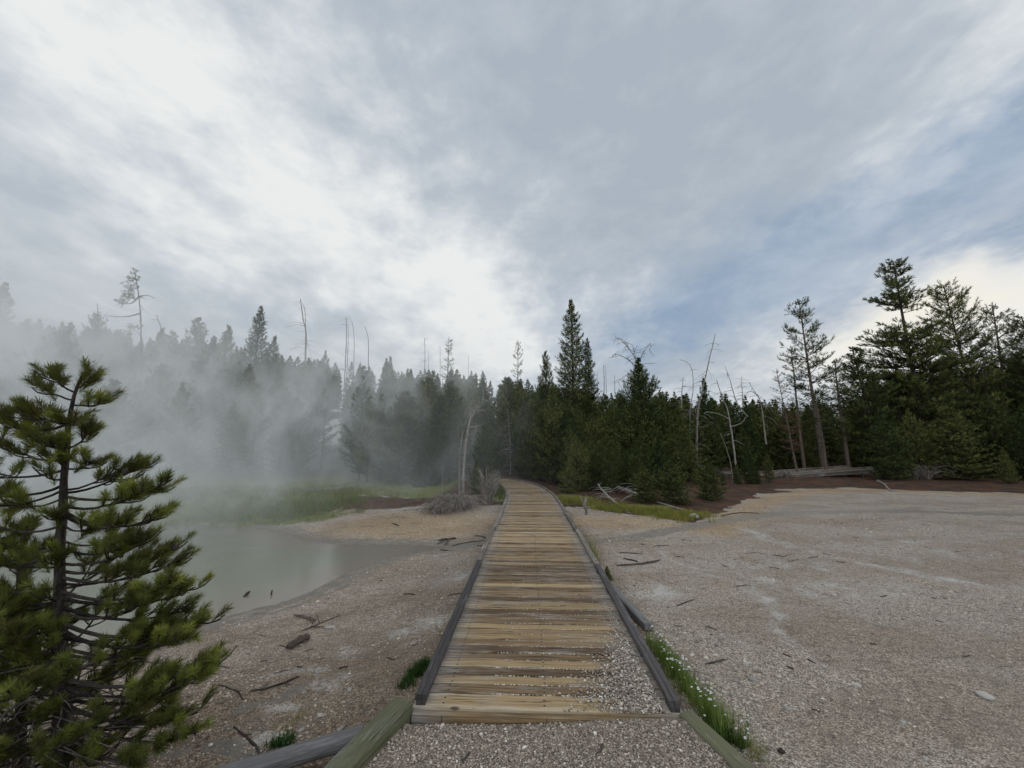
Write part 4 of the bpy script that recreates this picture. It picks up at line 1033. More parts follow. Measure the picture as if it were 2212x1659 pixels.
dead_tree([(1605, 880), (1603, 840), (1601, 812)], 30, .05, .012, 'thin grey dead top showing above the pines right of the snags', 26, 1.0, .5, .2, .1, 10, base=False, mat=M_SNAGD)
# brush at the foot of the right pines
for k, (px, py, R_, h_) in enumerate([(1700, 1050, .5, .3), (1915, 1030, 1.0, .5), (1990, 1035, 1.3, .6)]):
    c = PY(px, py, 21); z = Hs(c[0], c[1]); b = MB(); arc_twigs(b, np.zeros(3), 70, R_, h_, .012, 60 + k, .9)
    o = b.obj('dead_brush', M_TWIG, smooth=True); o.location = (c[0], c[1], z)
    tag(o, ['dry twig heap at the foot of the sparse tall pine', 'dry twigs under the small pine by the raised walk', 'wide dry twig heap below the tallest pine'][k], 'brush')
# white forked snag left of the walk
dead_tree([(1000, 1078), (1002, 1010), (1007, 950), (1014, 915), (1018, 885)], 14.5, .085, .04, 'tall whitish forked snag standing behind the twig mop', 9, .55, .2, .1, .3, 11,
          extra=[([(1018, 893), (1030, 888), (1040, 886)], .03, 4), ([(1022, 910), (1027, 888), (1033, 872), (1043, 862)], .022, 4), ([(1017, 922), (1030, 921), (1038, 920)], .025, 4), ([(1015, 938), (1025, 936), (1030, 928)], .02, 2), ([(1011, 1000), (1018, 1004), (1022, 1012)], .018, 1)])
dead_tree([(992, 1078), (993, 1020), (995, 970), (1000, 930)], 14.7, .07, .03, 'darker dead stem close against the left of the forked snag', 14, .5, .7, .0, .3, 12, mat=M_SNAGD)
dead_tree([(1103, 1010), (1102, 960), (1099, 915), (1096, 883)], 22, .045, .015, 'thin straight white snag over the boardwalk bend with twigs low down', 50, 1.1, .35, .15, .0, 13, br=.014, fine=3)
dead_tree([(1062, 950), (1068, 925), (1075, 900), (1078, 880)], 24, .05, .02, 'pale leaning snag left of the thin straight one', 10, .6, .2, .1, .1, 14, base=False)
dead_tree([(957, 1068), (956, 1030), (955, 1005)], 15, .022, .012, 'thin dead stem standing left of the twig mop', 3, .3, .2, .1, .3, 15)
dead_tree([(1043, 870), (1044, 850), (1044, 838)], 30, .05, .02, 'short pale snag tip poking out of the misty pines', 0, .3, .1, .1, .3, 16, base=False)
dead_tree([(620, 1040), (621, 990), (621, 955)], 17, .022, .012, 'slender pale stem standing in the misty meadow', 2, .3, .2, .1, .3, 17)
# skyline snags on the hill
sky_snags = [([(664, 800), (661, 735), (655, 690), (649, 646)], 55, .22, 'tall leaning twin-topped snag with side twigs on the misty skyline', 34, 3.2, -.1),
             ([(667, 780), (660, 700), (654, 655)], 55.5, .13, 'thinner stem of the leaning twin pair of skyline snags', 0, 1, 0),
             ([(748, 800), (748, 740), (748, 685)], 55, .14, 'straight skyline snag with a bushy bare top', 22, 1.6, .3),
             ([(752, 800), (752, 740), (751, 700)], 55.5, .11, 'bare pole beside the bushy-topped skyline snag', 2, .6, .2),
             ([(768, 800), (765, 745), (760, 693)], 55, .12, 'third bare pole leaning slightly left on the skyline', 4, .7, .2),
             ([(800, 790), (796, 745), (788, 706)], 54, .13, 'lone bare pole leaning left above the dark misty pines', 5, .7, .3),
             ([(918, 820), (918, 775), (917, 730)], 58, .12, 'skyline snag with a few twigs near the hill centre', 14, 1.7, .3),
             ([(926, 815), (926, 780), (925, 757)], 59, .08, 'short thin pole beside the twiggy centre snag', 3, .6, .2),
             ([(952, 820), (951, 780), (950, 748)], 60, .10, 'thin skyline snag left of the tufted survivor pine', 8, 1.1, .2),
             ([(960, 820), (955, 795), (950, 780)], 60, .08, 'short leaning pole left of the tufted survivor pine', 2, .5, .2),
             ([(1012, 820), (1012, 790), (1011, 765)], 58, .08, 'small thin skyline pole right of the hill centre', 1, .4, .2),
             ([(1305, 850), (1305, 815), (1303, 788)], 62, .10, 'distant bare pole with twiggy top right of the tall green pine', 10, 1.0, .4),
             ([(1310, 850), (1309, 820), (1308, 792)], 62, .07, 'distant thin pole close beside the twiggy one', 0, .4, .2),
             ([(1328, 850), (1328, 830), (1327, 810)], 62, .08, 'short distant pole before the curling dead tree', 2, .5, .2),
             ([(1291, 850), (1291, 825), (1290, 800)], 62, .06, 'faint distant pole right of the tall green pine', 3, .6, .2),
             ([(1345, 850), (1347, 830), (1349, 815)], 60, .06, 'faint leaning pole under the curling dead tree', 0, .6, .2),
             ([(212, 700), (211, 675), (210, 655)], 40, .10, 'fog-faded bare tip above a broad misty pine at far left', 6, .5, .2),
             ([(352, 720), (345, 700), (338, 680)], 42, .10, 'fog-faded leaning snag right of the odd wind-shaped pine', 6, .8, .1),
             ([(200, 850), (205, 800), (222, 765)], 22, .08, 'pale curved snag faint in the thick steam at left', 2, .5, .2),
             ([(427, 960), (428, 900), (428, 850)], 24, .06, 'straight pale stem faint in the steam', 2, .5, .2)]
for k, (pp, Y_, r_, lab, nb_, bl_, up_) in enumerate(sky_snags):
    dead_tree(pp, Y_, r_, r_ * .3, lab, nb_, bl_, .35, up_, .45, 200 + k, mat=M_SNAGD, br=.035, base=(pp[0][1] < 846 and Y_ > 50), fine=1, name='snag', cat='snag')

# fallen timber
def fallen(px_pts, r, label, mat=None, lift=.4, nb=0, bl=.6, seed=0, dz=(0, 0)):
    rng = np.random.default_rng(seed + 900); P = np.array([gnd(*q) for q in px_pts]); P = spline(P, .3) if len(P) > 2 else P[0] + (P[1] - P[0]) * np.linspace(0, 1, 8)[:, None]
    P[:, 2] = H(P[:, 0], P[:, 1]) + r * lift + np.linspace(dz[0], dz[1], len(P)); O = P[0].copy()
    root = empty('fallen_tree', O, label, 'fallen tree')
    b = MB(); tube(b, P - O, np.linspace(r, r * .6, len(P)), 8, .5, rough=.3, rng=rng); b.obj('trunk', mat or M_PALE, root, smooth=True)
    if nb:
        b = MB()
        for i in range(nb):
            c = P[rng.integers(0, len(P))] - O; a = rng.uniform(0, 6.28); L_ = bl * rng.uniform(.4, 1.1); s_ = np.linspace(0, 1, 5)
            q = c + np.stack([np.cos(a) * L_ * s_, np.sin(a) * L_ * s_, L_ * (.7 * s_ - .75 * s_ ** 2) * rng.uniform(.2, 1.2)], 1)
            q[:, 2] = np.maximum(q[:, 2], c[2] - r); tube(b, q, np.linspace(r * .3, r * .1, 5), 4, float(rng.random()), cap=False)
        b.obj('branches', mat or M_PALE, root, smooth=True)
fallen([(1395, 1080), (1345, 1068), (1298, 1055)], .075, 'grey fallen trunk with bare branches right of the boardwalk', nb=36, bl=.9, seed=1, dz=(0, .35), mat=M_SNAGD)
fallen([(1335, 1092), (1312, 1078), (1292, 1062)], .04, 'curved grey bough in front of the fallen trunk', nb=16, bl=.5, seed=2, dz=(0, .25))
fallen([(1243, 1098), (1268, 1098), (1300, 1093)], .03, 'whitish crooked branch at the edge of the grass', seed=3, nb=2)
fallen([(1415, 1084), (1445, 1093), (1478, 1102)], .03, 'thin pale pole lying in the golden grass', seed=4)
fallen([(1330, 1098), (1350, 1106), (1363, 1110)], .02, 'pale forked twig lying at the grass edge', seed=5, nb=4, bl=.35)
fallen([(870, 1103), (905, 1101), (930, 1099)], .035, 'bleached stick on the dark soil left of the twig mop', seed=6)
fallen([(655, 1062), (720, 1058), (770, 1052)], .07, 'long pale log faint across the misty meadow', seed=7, nb=4)
fallen([(430, 1012), (480, 1000), (540, 985)], .07, 'pale log slanting through the steam on the slope', seed=8)
fallen([(640, 985), (700, 976), (760, 970)], .08, 'fallen trunk on the slope behind the meadow', seed=9, nb=8)
fallen([(1895, 1040), (1915, 1052), (1925, 1062)], .04, 'pale root end below the raised boardwalk', seed=10, nb=3)
fallen([(1560, 1115), (1600, 1108), (1640, 1110)], .02, 'thin dark pole at the left end of the wet streak', mat=M_STICK, seed=11)
# little stump with splintered top at the grass edge
c = gnd(1267, 1112); b = MB(); rg_ = np.random.default_rng(9)
tube(b, [(0, 0, -.05), (.0, 0, .1), (-.05, .02, .24)], [.03, .035, .05], 7, .3, rough=.5, rng=rg_)
for k in range(9):
    a = rg_.uniform(0, 6.28); tube(b, [(-.05, .02, .22), (-.05 + .10 * math.cos(a), .02 + .1 * math.sin(a), .36 + .15 * rg_.random())], [.014, .004], 4, .8)
o = b.obj('stump', M_SNAGD); o.location = tuple(c); tag(o, 'small splintered stump at the start of the right sand', 'stump')

# ------------------------------------------------------------------ pines
def shoots_to_mesh(mb, O, D, Ln, k, bl, bw, rng):
    n = len(O); D = D / (np.linalg.norm(D, axis=1)[:, None] + 1e-9)
    up = np.where(np.abs(D[:, 2:3]) < .9, np.array([[0, 0, 1.]]), np.array([[1., 0, 0]]))
    A = np.cross(D, up); A /= np.linalg.norm(A, axis=1)[:, None]; Bv = np.cross(D, A)
    t = (np.arange(k)[None] + rng.random((n, k))) / k
    th = rng.uniform(0, 2 * math.pi, (n, 1)) + np.arange(k)[None] * 2.4
    Rd = A[:, None] * np.cos(th)[..., None] + Bv[:, None] * np.sin(th)[..., None]
    base = O[:, None] + D[:, None] * (Ln[:, None] * t * .85)[..., None]
    dr = D[:, None] * .75 + Rd * .65
    ll = bl * rng.uniform(.7, 1.15, (n, k, 1)) * np.clip(Ln / Ln.max() * 1.2, .4, 1)[:, None, None]
    side = np.cross(dr, Rd + D[:, None] * .3); side /= np.linalg.norm(side, axis=2)[..., None] + 1e-9
    tip = base + dr * ll
    V = np.stack([base - side * bw / 2, base + side * bw / 2, tip + side * bw * .18, tip - side * bw * .18], 2).reshape(-1, 3)
    F = np.arange(n * k * 4).reshape(-1, 4)
    r = rng.random(n)
    mb.add(V, F, np.repeat(r, k * 4))

def pine_variant(h, prof, seed, nb=150, e0=-5, e1=50, shoot=.24, k=9, bl=.13, bw=.028, tr=.10, lean=0.0, thin=1.0, deadlow=0, bark=None, need=None, curl=.28, gaps=()):
    rng = np.random.default_rng(seed)
    pt = np.array([p[0] for p in prof]); pr = np.array([p[1] for p in prof])
    t0 = pt[np.nonzero(pr > 0)[0][0]] if (pr > 0).any() else .1
    O = []; D = []; Ln = []; s0 = []; s1 = []; r0 = []; r1 = []
    wob = np.cumsum(rng.normal(0, .012 * h / 10, (12, 2)), 0); zt = np.linspace(0, h, 12)
    tx = lambda z: np.array([np.interp(z, zt, wob[:, 0]) + lean * z, np.interp(z, zt, wob[:, 1])])
    # branches gather in whorls
    nwh = max(int(nb / 5), 6)
    wh = np.sort(t0 + (1 - t0) * (np.arange(nwh) + rng.uniform(-.35, .35, nwh)) / nwh)
    for i in range(nb):
        t = np.clip(wh[i % nwh] + rng.normal(0, .006), .02, .985)
        if any(a < t < b for a, b in gaps): continue
        L_ = np.interp(t, pt, pr) * rng.uniform(.55, 1.18)
        if L_ < .04: continue
        a = i * 2.399 + rng.normal(0, .5); z = t * h; x0 = tx(z)
        el = rad(np.interp(t, [t0, 1], [e0, e1]) + rng.normal(0, 8)); s_ = np.linspace(0, 1, 5)
        hd = np.array([math.cos(a), math.sin(a), 0])
        pts = np.array([x0[0], x0[1], z]) + hd * (L_ * s_ * math.cos(el))[:, None] + UPV * (L_ * s_ * math.sin(el) + curl * L_ * s_ ** 2)[:, None]
        rb = .012 + .012 * L_; sh = shoot * np.clip(L_ / .7, .35, 1)
        for q in range(4): s0.append(pts[q]); s1.append(pts[q + 1]); r0.append(rb * (1 - .22 * q)); r1.append(rb * (1 - .22 * (q + 1)))
        ns = max(int(L_ / (sh * .62) * thin), 1)
        tang = unit(pts[-1] - pts[-2])
        O.append(pts[-1] - tang * sh * .3); D.append(tang + UPV * .35); Ln.append(sh)
        for j in range(ns):
            s = .18 + .8 * (j + rng.random()) / ns; p = np.array([np.interp(s, s_, pts[:, q]) for q in range(3)])
            for sg in (-1, 1):
                aa = a + sg * rad(rng.uniform(30, 70)); dl = np.array([math.cos(aa), math.sin(aa), .25 + rng.uniform(-.1, .35)])
                tl = sh * .2 + (1 - s) * L_ * .38 * rng.uniform(.5, 1.1); nn = max(int(tl / (sh * .8)), 1)
                if tl > shoot: s0.append(p); s1.append(p + dl * tl); r0.append(rb * .4); r1.append(rb * .2)
                for m_ in range(nn):
                    O.append(p + dl * tl * (m_ + .6) / nn + rng.normal(0, .02, 3)); D.append(dl + UPV * rng.uniform(0, .8) + rng.normal(0, .25, 3)); Ln.append(sh * rng.uniform(.7, 1.15))
    for q in range(5): O.append(np.array([*tx(h * (.93 + .014 * q)), h * (.93 + .014 * q)])); D.append(UPV * 1.6 + rng.normal(0, .12, 3)); Ln.append(shoot * .6)
    dn = int(deadlow)
    for i in range(dn):
        t = rng.uniform(.05, max(t0 + .12, .2)); z = t * h; a = rng.uniform(0, 6.28); L_ = rng.uniform(.3, .9) * max(pr.max() * .55, .4); x0 = tx(z)
        p0 = np.array([x0[0], x0[1], z]); p1 = p0 + [math.cos(a) * L_ * .6, math.sin(a) * L_ * .6, -.03]; p2 = p0 + [math.cos(a) * L_, math.sin(a) * L_, -.35 * L_]
        s0 += [p0, p1]; s1 += [p1, p2]; r0 += [.014, .01]; r1 += [.01, .004]
    mt = MB(); zz_ = np.linspace(-.3, h * .985, 14); tube(mt, np.array([[*tx(max(z, 0)), z] for z in zz_]), tr * (1 - .93 * np.clip(zz_ / h, 0, 1)) + .008, 7, .4, cap=False)
    sticks(mt, np.array(s0), np.array(s1), np.array(r0), np.array(r1), .5)
    mc = MB(); shoots_to_mesh(mc, np.array(O), np.array(D), np.array(Ln), k, bl, bw, rng)
    return dict(h=h, trunk=mt.mesh('trunk', bark or M_BARK, True), crown=mc.mesh('crown', need or M_NEED), nshoot=len(O), mb=(mt, mc))

V = {}
V['spire'] = pine_variant(12.0, [(.05, 1.7), (.3, 1.75), (.5, 1.25), (.7, .85), (.85, .55), (.95, .25), (1, .05)], 1, nb=300, e0=0, e1=48, shoot=.30, k=9, bl=.15, bw=.034, tr=.16)
V['young1'] = pine_variant(6.0, [(.0, 1.0), (.12, 1.35), (.4, 1.1), (.7, .6), (.9, .28), (1, .06)], 2, nb=190, e0=5, e1=60, shoot=.22, bl=.12, bw=.026, tr=.08)
V['young2'] = pine_variant(6.0, [(.0, 1.25), (.2, 1.6), (.45, 1.35), (.7, .85), (.88, .4), (1, .08)], 3, nb=200, e0=0, e1=55, shoot=.24, bl=.13, bw=.028, tr=.09)
V['young3'] = pine_variant(6.0, [(.08, .7), (.2, .95), (.5, .9), (.8, .42), (1, .06)], 4, nb=150, e0=10, e1=60, shoot=.22, bl=.12, bw=.026, tr=.07, deadlow=12)
V['bushy'] = pine_variant(7.0, [(.0, 2.0), (.15, 2.3), (.4, 1.9), (.6, 1.35), (.78, .6), (.9, .3), (1, .07)], 5, nb=300, e0=0, e1=58, shoot=.24, bl=.13, bw=.028, tr=.12)
V['mid'] = pine_variant(9.0, [(.12, 1.0), (.3, 1.5), (.55, 1.3), (.75, .85), (.9, .45), (1, .1)], 6, nb=190, e0=-5, e1=50, shoot=.28, bl=.15, bw=.032, tr=.12, deadlow=20)
V['open'] = pine_variant(11.0, [(.30, .5), (.42, 1.1), (.6, 1.5), (.75, 1.15), (.88, .8), (.96, .45), (1, .12)], 7, nb=105, e0=-8, e1=40, shoot=.30, bl=.15, bw=.032, tr=.14, thin=.75, deadlow=34, bark=M_BARKW)
V['tall'] = pine_variant(14.0, [(.05, 1.6), (.3, 2.2), (.45, 2.9), (.6, 2.1), (.66, 1.0), (.72, .9), (.755, 1.75), (.79, 1.5), (.82, .55), (.86, .75), (.92, .95), (.96, .7), (1, .2)], 8, nb=300, e0=-6, e1=22, shoot=.32, k=11, bl=.16, bw=.038, tr=.20, thin=1.0, deadlow=26, gaps=((.665, .735),), curl=.12)
V['broad'] = pine_variant(13.0, [(.05, 1.8), (.35, 2.3), (.55, 2.2), (.75, 1.8), (.87, 1.35), (.95, .85), (1, .3)], 9, nb=240, e0=-8, e1=32, shoot=.34, bl=.17, bw=.038, tr=.18, thin=.85, deadlow=30)
V['thin'] = pine_variant(10.0, [(.35, .25), (.5, .7), (.7, .75), (.9, .5), (1, .12)], 10, nb=60, e0=-10, e1=35, shoot=.26, bl=.13, bw=.028, tr=.11, thin=.6, deadlow=24, bark=M_BARKW)
V['sparse'] = pine_variant(9.0, [(.25, 1.2), (.5, 1.2), (.75, .8), (1, .2)], 11, nb=90, e0=-15, e1=30, shoot=.22, k=5, bl=.10, bw=.02, tr=.10, thin=.8, deadlow=30, need=M_NEEDR, bark=M_BARKW)
V['far1'] = pine_variant(9.0, [(.05, 1.2), (.4, 1.0), (.7, .6), (.88, .3), (1, .05)], 12, nb=120, e0=5, e1=55, shoot=.42, k=5, bl=.24, bw=.085, tr=.12, curl=.2, thin=.9)
V['far2'] = pine_variant(9.0, [(.15, .9), (.45, 1.1), (.75, .62), (.9, .32), (1, .05)], 13, nb=110, e0=0, e1=50, shoot=.42, k=5, bl=.24, bw=.085, tr=.12, curl=.2, thin=.9)

def copy_tree(var, x, y, h, label, cat='pine tree', group=None, rz=0.0, wide=1.0, tilt=(0, 0), name='pine_tree', z=None):
    v = V[var]; z = Hs(x, y) if z is None else z
    root = empty(name, (x, y, z - .05), label, cat, group)
    s = h / v['h']; root.scale = (s * wide, s * wide, s); root.rotation_euler = (tilt[0], tilt[1], rz)
    for nm in ('trunk', 'crown'):
        o = bpy.data.objects.new(nm, v[nm]); COL.objects.link(o); o.parent = root
    return root
ti = [0]
def T(var, px, ptop, Y, label, wide=1.0, group=None, basepx=None, name='pine_tree', rz=None, cat='pine tree'):
    p = PY(px, ptop, Y); ti[0] += 1
    bx = p[0] if basepx is None else PY(basepx[0], basepx[1], Y)[0]
    z = Hs(bx, Y); h = p[2] - z
    return copy_tree(var, bx, Y, h, label, cat, group, rz if rz is not None else ti[0] * 1.9, wide, (0, math.atan2(p[0] - bx, h)), name)

# --- single, recognisable trees
T('spire', 1234, 645, 27, 'tall dark spire-shaped pine towering right of the boardwalk bend', 1.0)
T('spire', 1268, 728, 27.4, 'shorter pine fused to the right flank of the tall spire pine', .75)
T('mid', 1178, 757, 25, 'medium pine poking up left of the tall spire pine', .62)
T('bushy', 1378, 772, 19.5, 'wide bushy young pine under the curling dead branches', .92)
T('young2', 1270, 942, 16.5, 'bright green small pine right beside the boardwalk bend', .85)
T('young1', 1310, 975, 17.0, 'small pine in front of the bushy pine, near the fallen trunk', .9)
T('young2', 1200, 900, 19, 'dense pine directly above the right curb bend', 1.15)
T('young2', 1150, 850, 21, 'dense pine just right of the thin white snag', 1.0)
T('bushy', 1440, 880, 18.5, 'rounded dense pine right of the bushy young pine', .8)
T('young1', 1530, 985, 18, 'small pine left of the short boardwalk glimpse', .95)
T('young1', 1612, 955, 18.5, 'young pine with visible stem between the two raised walk sections', .95)
T('young3', 1655, 975, 19, 'slim young pine at the left end of the raised walk', 1.1)
T('young1', 1500, 1000, 17, 'little dark pine at the edge of the sinter flat', 1.0)
T('young3', 1480, 930, 19, 'slender green pine beneath the leaning snags', 1.2)
T('open', 1742, 645, 24, 'tall sparse pine leaning left over the raised walk', .95, basepx=(1778, 1000))
T('sparse', 1677, 790, 22, 'half dead rusty pine left of the tall sparse pine', .8, basepx=(1718, 980))
T('thin', 1712, 745, 24.5, 'thin scraggly pine close left of the tall sparse one', 1.1, basepx=(1735, 990))
T('open', 1802, 775, 24, 'rounded open pine right of the tall sparse pine', 1.35, basepx=(1832, 1000))
T('thin', 1764, 850, 23, 'short scruffy pine at the trunk of the tall sparse pine', 1.8)
T('tall', 1938, 562, 24, 'tallest pine at right with a separate tufted top', .98, basepx=(2005, 1000), rz=.4)
T('mid', 1885, 745, 23.5, 'full pine joined to the left side of the tallest pine', 1.25, basepx=(1905, 1000))
T('broad', 2085, 605, 24, 'broad-topped tall pine second from the right edge', .80, basepx=(2135, 1000), rz=1.1)
T('open', 2140, 660, 25, 'open crowned pine leaning against the broad-topped pine', 1.0, basepx=(2190, 1000))
T('broad', 2205, 683, 23, 'dark broad pine cut off by the right edge of the picture', .95, rz=2.0)
T('broad', 2290, 640, 24, 'large pine standing just outside the right edge', 1.0)
T('young2', 1905, 900, 20.5, 'dense olive pine below the tallest pine', 1.3)
T('bushy', 1960, 880, 21.5, 'broad low pine filling the foot of the tallest pine', .8)
T('young2', 2050, 880, 20.5, 'dense low pine below the broad-topped pine', 1.3)
T('bushy', 2130, 850, 21.5, 'wide low pine right of the broad-topped pine trunk', .9)
T('bushy', 2205, 870, 20, 'wide low pine at the right edge of the picture', .9)
T('young1', 2165, 965, 18.5, 'small dark pine on the red litter at the right edge', 1.1)
T('bushy', 2300, 860, 19, 'low pine just beyond the right edge', 1.)
T('young1', 1518, 815, 24, 'small pointed pine crossed by the leaning snag', .7)
T('young1', 1432, 755 + 100, 26, 'small pine top behind the rounded dense pine', .8)
# left of the walk
T('young2', 1050, 905, 15.5, 'green pine between the forked snag and the boardwalk bend', .9)
T('young1', 1030, 1010 - 20, 13.9, 'low bright green pine behind the twig mop', 1.0)
T('young2', 975, 822, 21, 'misty pine with a rounded top above the forked snag', 1.0)
T('young2', 925, 815, 21, 'misty broad pine left of the forked snag', 1.15)
T('young3', 880, 880, 19, 'soft misty pine at the meadow edge', 1.5)
T('young2', 935, 930, 17, 'mid-height olive pine left of the dark dead stem', 1.0)
T('young1', 905, 985, 16.5, 'short pine at the edge of the dark soil', 1.2)
T('spire', 835, 772, 27, 'tall dark pine standing out of the steam right of the bright clearing', .8)
T('mid', 795, 838, 26, 'small dark pine in front of the bright clearing', .62)
T('mid', 757, 832, 25.5, 'dark pine silhouetted against the bright clearing', .72)
T('young3', 776, 845, 27, 'narrow pine between the two clearing pines', .8)
T('thin', 705, 880, 23, 'slim ragged pine at the left side of the bright clearing', 1.5)
T('young3', 845, 770, 34, 'dark pointed pine on the near misty ridge', .8)
T('spire', 565, 660, 38, 'tall misty pine rising well above the left skyline', .95)
T('mid', 593, 725, 38.5, 'shoulder pine on the right of the tall misty pine', .7)
T('mid', 431, 685, 40, 'fog-grey pine with an upswept top on the left skyline', .9)
T('mid', 496, 703, 40, 'fog-grey pine with a thin leader on the left skyline', .8)
T('broad', 208, 680, 36, 'broad fog-faded pine far left of the odd pine', .62)
T('spire', 12, 608, 34, 'tall fog-faded pine at the left edge', 1.0)
T('young1', 462, 725, 42, 'small fog-grey pine between two taller skyline pines', 1.)
T('mid', 372, 715, 40, 'dull rounded fog-grey pine right of the odd pine', 1.0)
T('mid', 350, 708, 41, 'fog-grey pine behind the odd wind-shaped pine', .8)
T('thin', 1118, 733, 52, 'tall thin half-bare pine on the skyline left of the medium pine', .8)
T('thin', 969, 726, 56, 'tufted survivor pine on a bare stem on the central skyline', .95)
T('young3', 703, 757, 60, 'small pointed tree on the misty skyline', .8)
# odd wind-shaped pine in the fog
def odd_pine():
    r = dead_tree([(303, 900), (305, 800), (304, 700), (300, 640), (291, 590)], 26, .14, .03, 'odd wind-shaped pine in the fog with long one-sided limbs', 6, .8, .3, .1, .5, 77, mat=M_BARK, name='wind_shaped_pine', cat='pine tree',
                  extra=[([(304, 680), (280, 683), (255, 684), (232, 682)], .05, 4), ([(303, 645), (285, 655), (262, 655), (248, 650)], .04, 3), ([(303, 640), (320, 638), (335, 645)], .03, 1), ([(305, 720), (290, 712), (275, 722)], .03, 3), ([(303, 655), (308, 665), (306, 675)], .02, 1)])
    O = np.array(r.location); rng = np.random.default_rng(4); pts = []
    for (a, b, sx, sy, n_) in ((289, 600, 6, 8, 16), (283, 625, 9, 8, 26), (280, 642, 12, 6, 24), (262, 652, 12, 3, 14), (290, 706, 9, 6, 14), (278, 722, 6, 4, 10), (297, 612, 5, 10, 12)):
        for _ in range(n_): pts.append(PY(a + rng.normal(0, sx), b + rng.normal(0, sy), 26 + rng.normal(0, .3)) - O)
    pts = np.array(pts); D_ = rng.normal(0, .4, pts.shape) + np.array([-.7, 0, .25]); mc = MB(); shoots_to_mesh(mc, pts, D_, np.full(len(pts), .32), 9, .16, .035, rng); mc.obj('crown', M_NEED, r)
odd_pine()

# --- the dense stands
SKY = np.array([(-400, 690), (0, 694), (100, 692), (200, 702), (300, 728), (400, 742), (500, 752), (600, 768), (700, 784), (800, 790), (900, 802), (1000, 803), (1100, 815), (1200, 832), (1300, 846), (1400, 850),
                (1500, 852), (1560, 855), (1700, 868), (1850, 862), (1900, 800), (2000, 790), (2212, 770), (2600, 740)], float)
def to_px(x, y, z):
    v = np.array([x, y, z - CAMZ]); dep = v[1] * CP + v[2] * SP; up = -v[1] * SP + v[2] * CP
    return 1106 + FPX * v[0] / dep, 829.5 - FPX * up / dep
rng = np.random.default_rng(2024)
placed = []; seen = {}
def ok(x, y, r):
    for a, b, c in placed:
        if (a - x) ** 2 + (b - y) ** 2 < (r + c) ** 2 * .36: return False
    return True
kinds = {'r': ('young pine in the dense green stand right of the boardwalk', 'pines of the right stand'),
         'l': ('young pine standing in the steam left of the boardwalk', 'pines in the steam at left'),
         'b': ('pine of the back rows closing the view behind the right stand', 'pines of the back rows')}
LM = [(12, 'the left-edge foggy pine'), (208, 'the broad fog-faded pine'), (291, 'the odd wind-shaped pine'), (431, 'the upswept fog-grey pine'), (565, 'the tall misty skyline pine'),
      (655, 'the twin-topped snag'), (757, 'the bright clearing'), (835, 'the dark clearing pine'), (925, 'the misty broad pine'), (1018, 'the whitish forked snag'), (1100, 'the thin straight snag'),
      (1178, 'the medium pine'), (1234, 'the tall spire pine'), (1310, 'the fallen trunk'), (1378, 'the curling dead tree'), (1440, 'the rounded dense pine'), (1487, 'the hooked snag'), (1545, 'the tall leaning snag'),
      (1603, 'the thin grey dead top'), (1677, 'the rusty half dead pine'), (1742, 'the tall sparse pine'), (1802, 'the rounded open pine'), (1868, 'the broken snag spike'), (1938, 'the tallest pine'), (2085, 'the broad-topped pine'), (2205, 'the right-edge pine')]
ADJ = {'young1': 'pointed', 'young2': 'full', 'young3': 'slender', 'bushy': 'bushy', 'mid': 'layered', 'spire': 'narrow', 'broad': 'broad', 'open': 'open'}
def auto_label(px, Y, h, var, kind):
    q = min(LM, key=lambda a: abs(a[0] - px)); d = px - q[0]
    side = 'in line with' if abs(d) < 12 else ('left of' if d < 0 else 'right of')
    if 12 <= abs(d) < 30: side = 'just ' + side
    size = 'small' if h < 4.5 else 'mid-sized' if h < 7.5 else 'large'
    row = 'front row' if Y < 19 else 'second row' if Y < 22 else 'middle rows' if Y < 28 else 'back rows' if Y < 36 else 'far rows'
    return f"{size} {ADJ[var]} pine in the {row} {side} {q[1]}"
def fill(n_want, y0, y1, px0, px1, kind, hmin, hmax, vs, off=(0, 40), edge_off=1.5):
    c = 0; tries = 0
    while c < n_want and tries < n_want * 60:
        tries += 1
        Y = y0 + (y1 - y0) * rng.random(); px = rng.uniform(px0, px1); x = PY(px, 966, Y)[0]
        if Y < float(edge_y(x)) + edge_off: continue
        if line_d(np.array(x), np.array(Y), PATH[::25]) < 1.9: continue
        z = Hs(x, Y)
        if kind == 'l' and math.exp(-(((x + 18.5) / 7.5) ** 2 + ((Y - 40) / 11) ** 2)) > .3: continue
        ppx, _ = to_px(x, Y, z + 5)
        if 690 < ppx < 760 and 24 < Y < 60 and kind == 'l': continue
        if 1560 < ppx < 1900 and Y < 23.5: continue
        if kind == 'r' and 1455 < ppx < 1610 and Y < 22.5: lim0 = PY(ppx, 985 + 30 * rng.random(), Y)[2] - z
        elif kind == 'r' and Y < 17.5: lim0 = PY(ppx, 930 + 60 * rng.random(), Y)[2] - z
        else: lim0 = 99
        lim = PY(ppx, np.interp(ppx, SKY[:, 0], SKY[:, 1]) + rng.uniform(*off) * .6, Y)[2] - z
        h = min(rng.uniform(hmin, hmax), lim, lim0)
        if h < 1.7: continue
        r = h * .17
        if not ok(x, Y, r): continue
        placed.append((x, Y, r)); lab, gr = kinds[kind]
        var = vs[rng.integers(len(vs))]
        lab = auto_label(ppx, Y, h, var, kind)
        if lab in seen and len(lab.split()) < 16:
            lab = ('shorter ' if h < seen[lab] else 'taller ') + lab
        seen.setdefault(lab, h)
        copy_tree(var, x, Y, h, lab, 'pine tree', gr, rng.uniform(0, 6.28), rng.uniform(.9, 1.25), (rng.normal(0, .02), rng.normal(0, .02))); c += 1
    return c
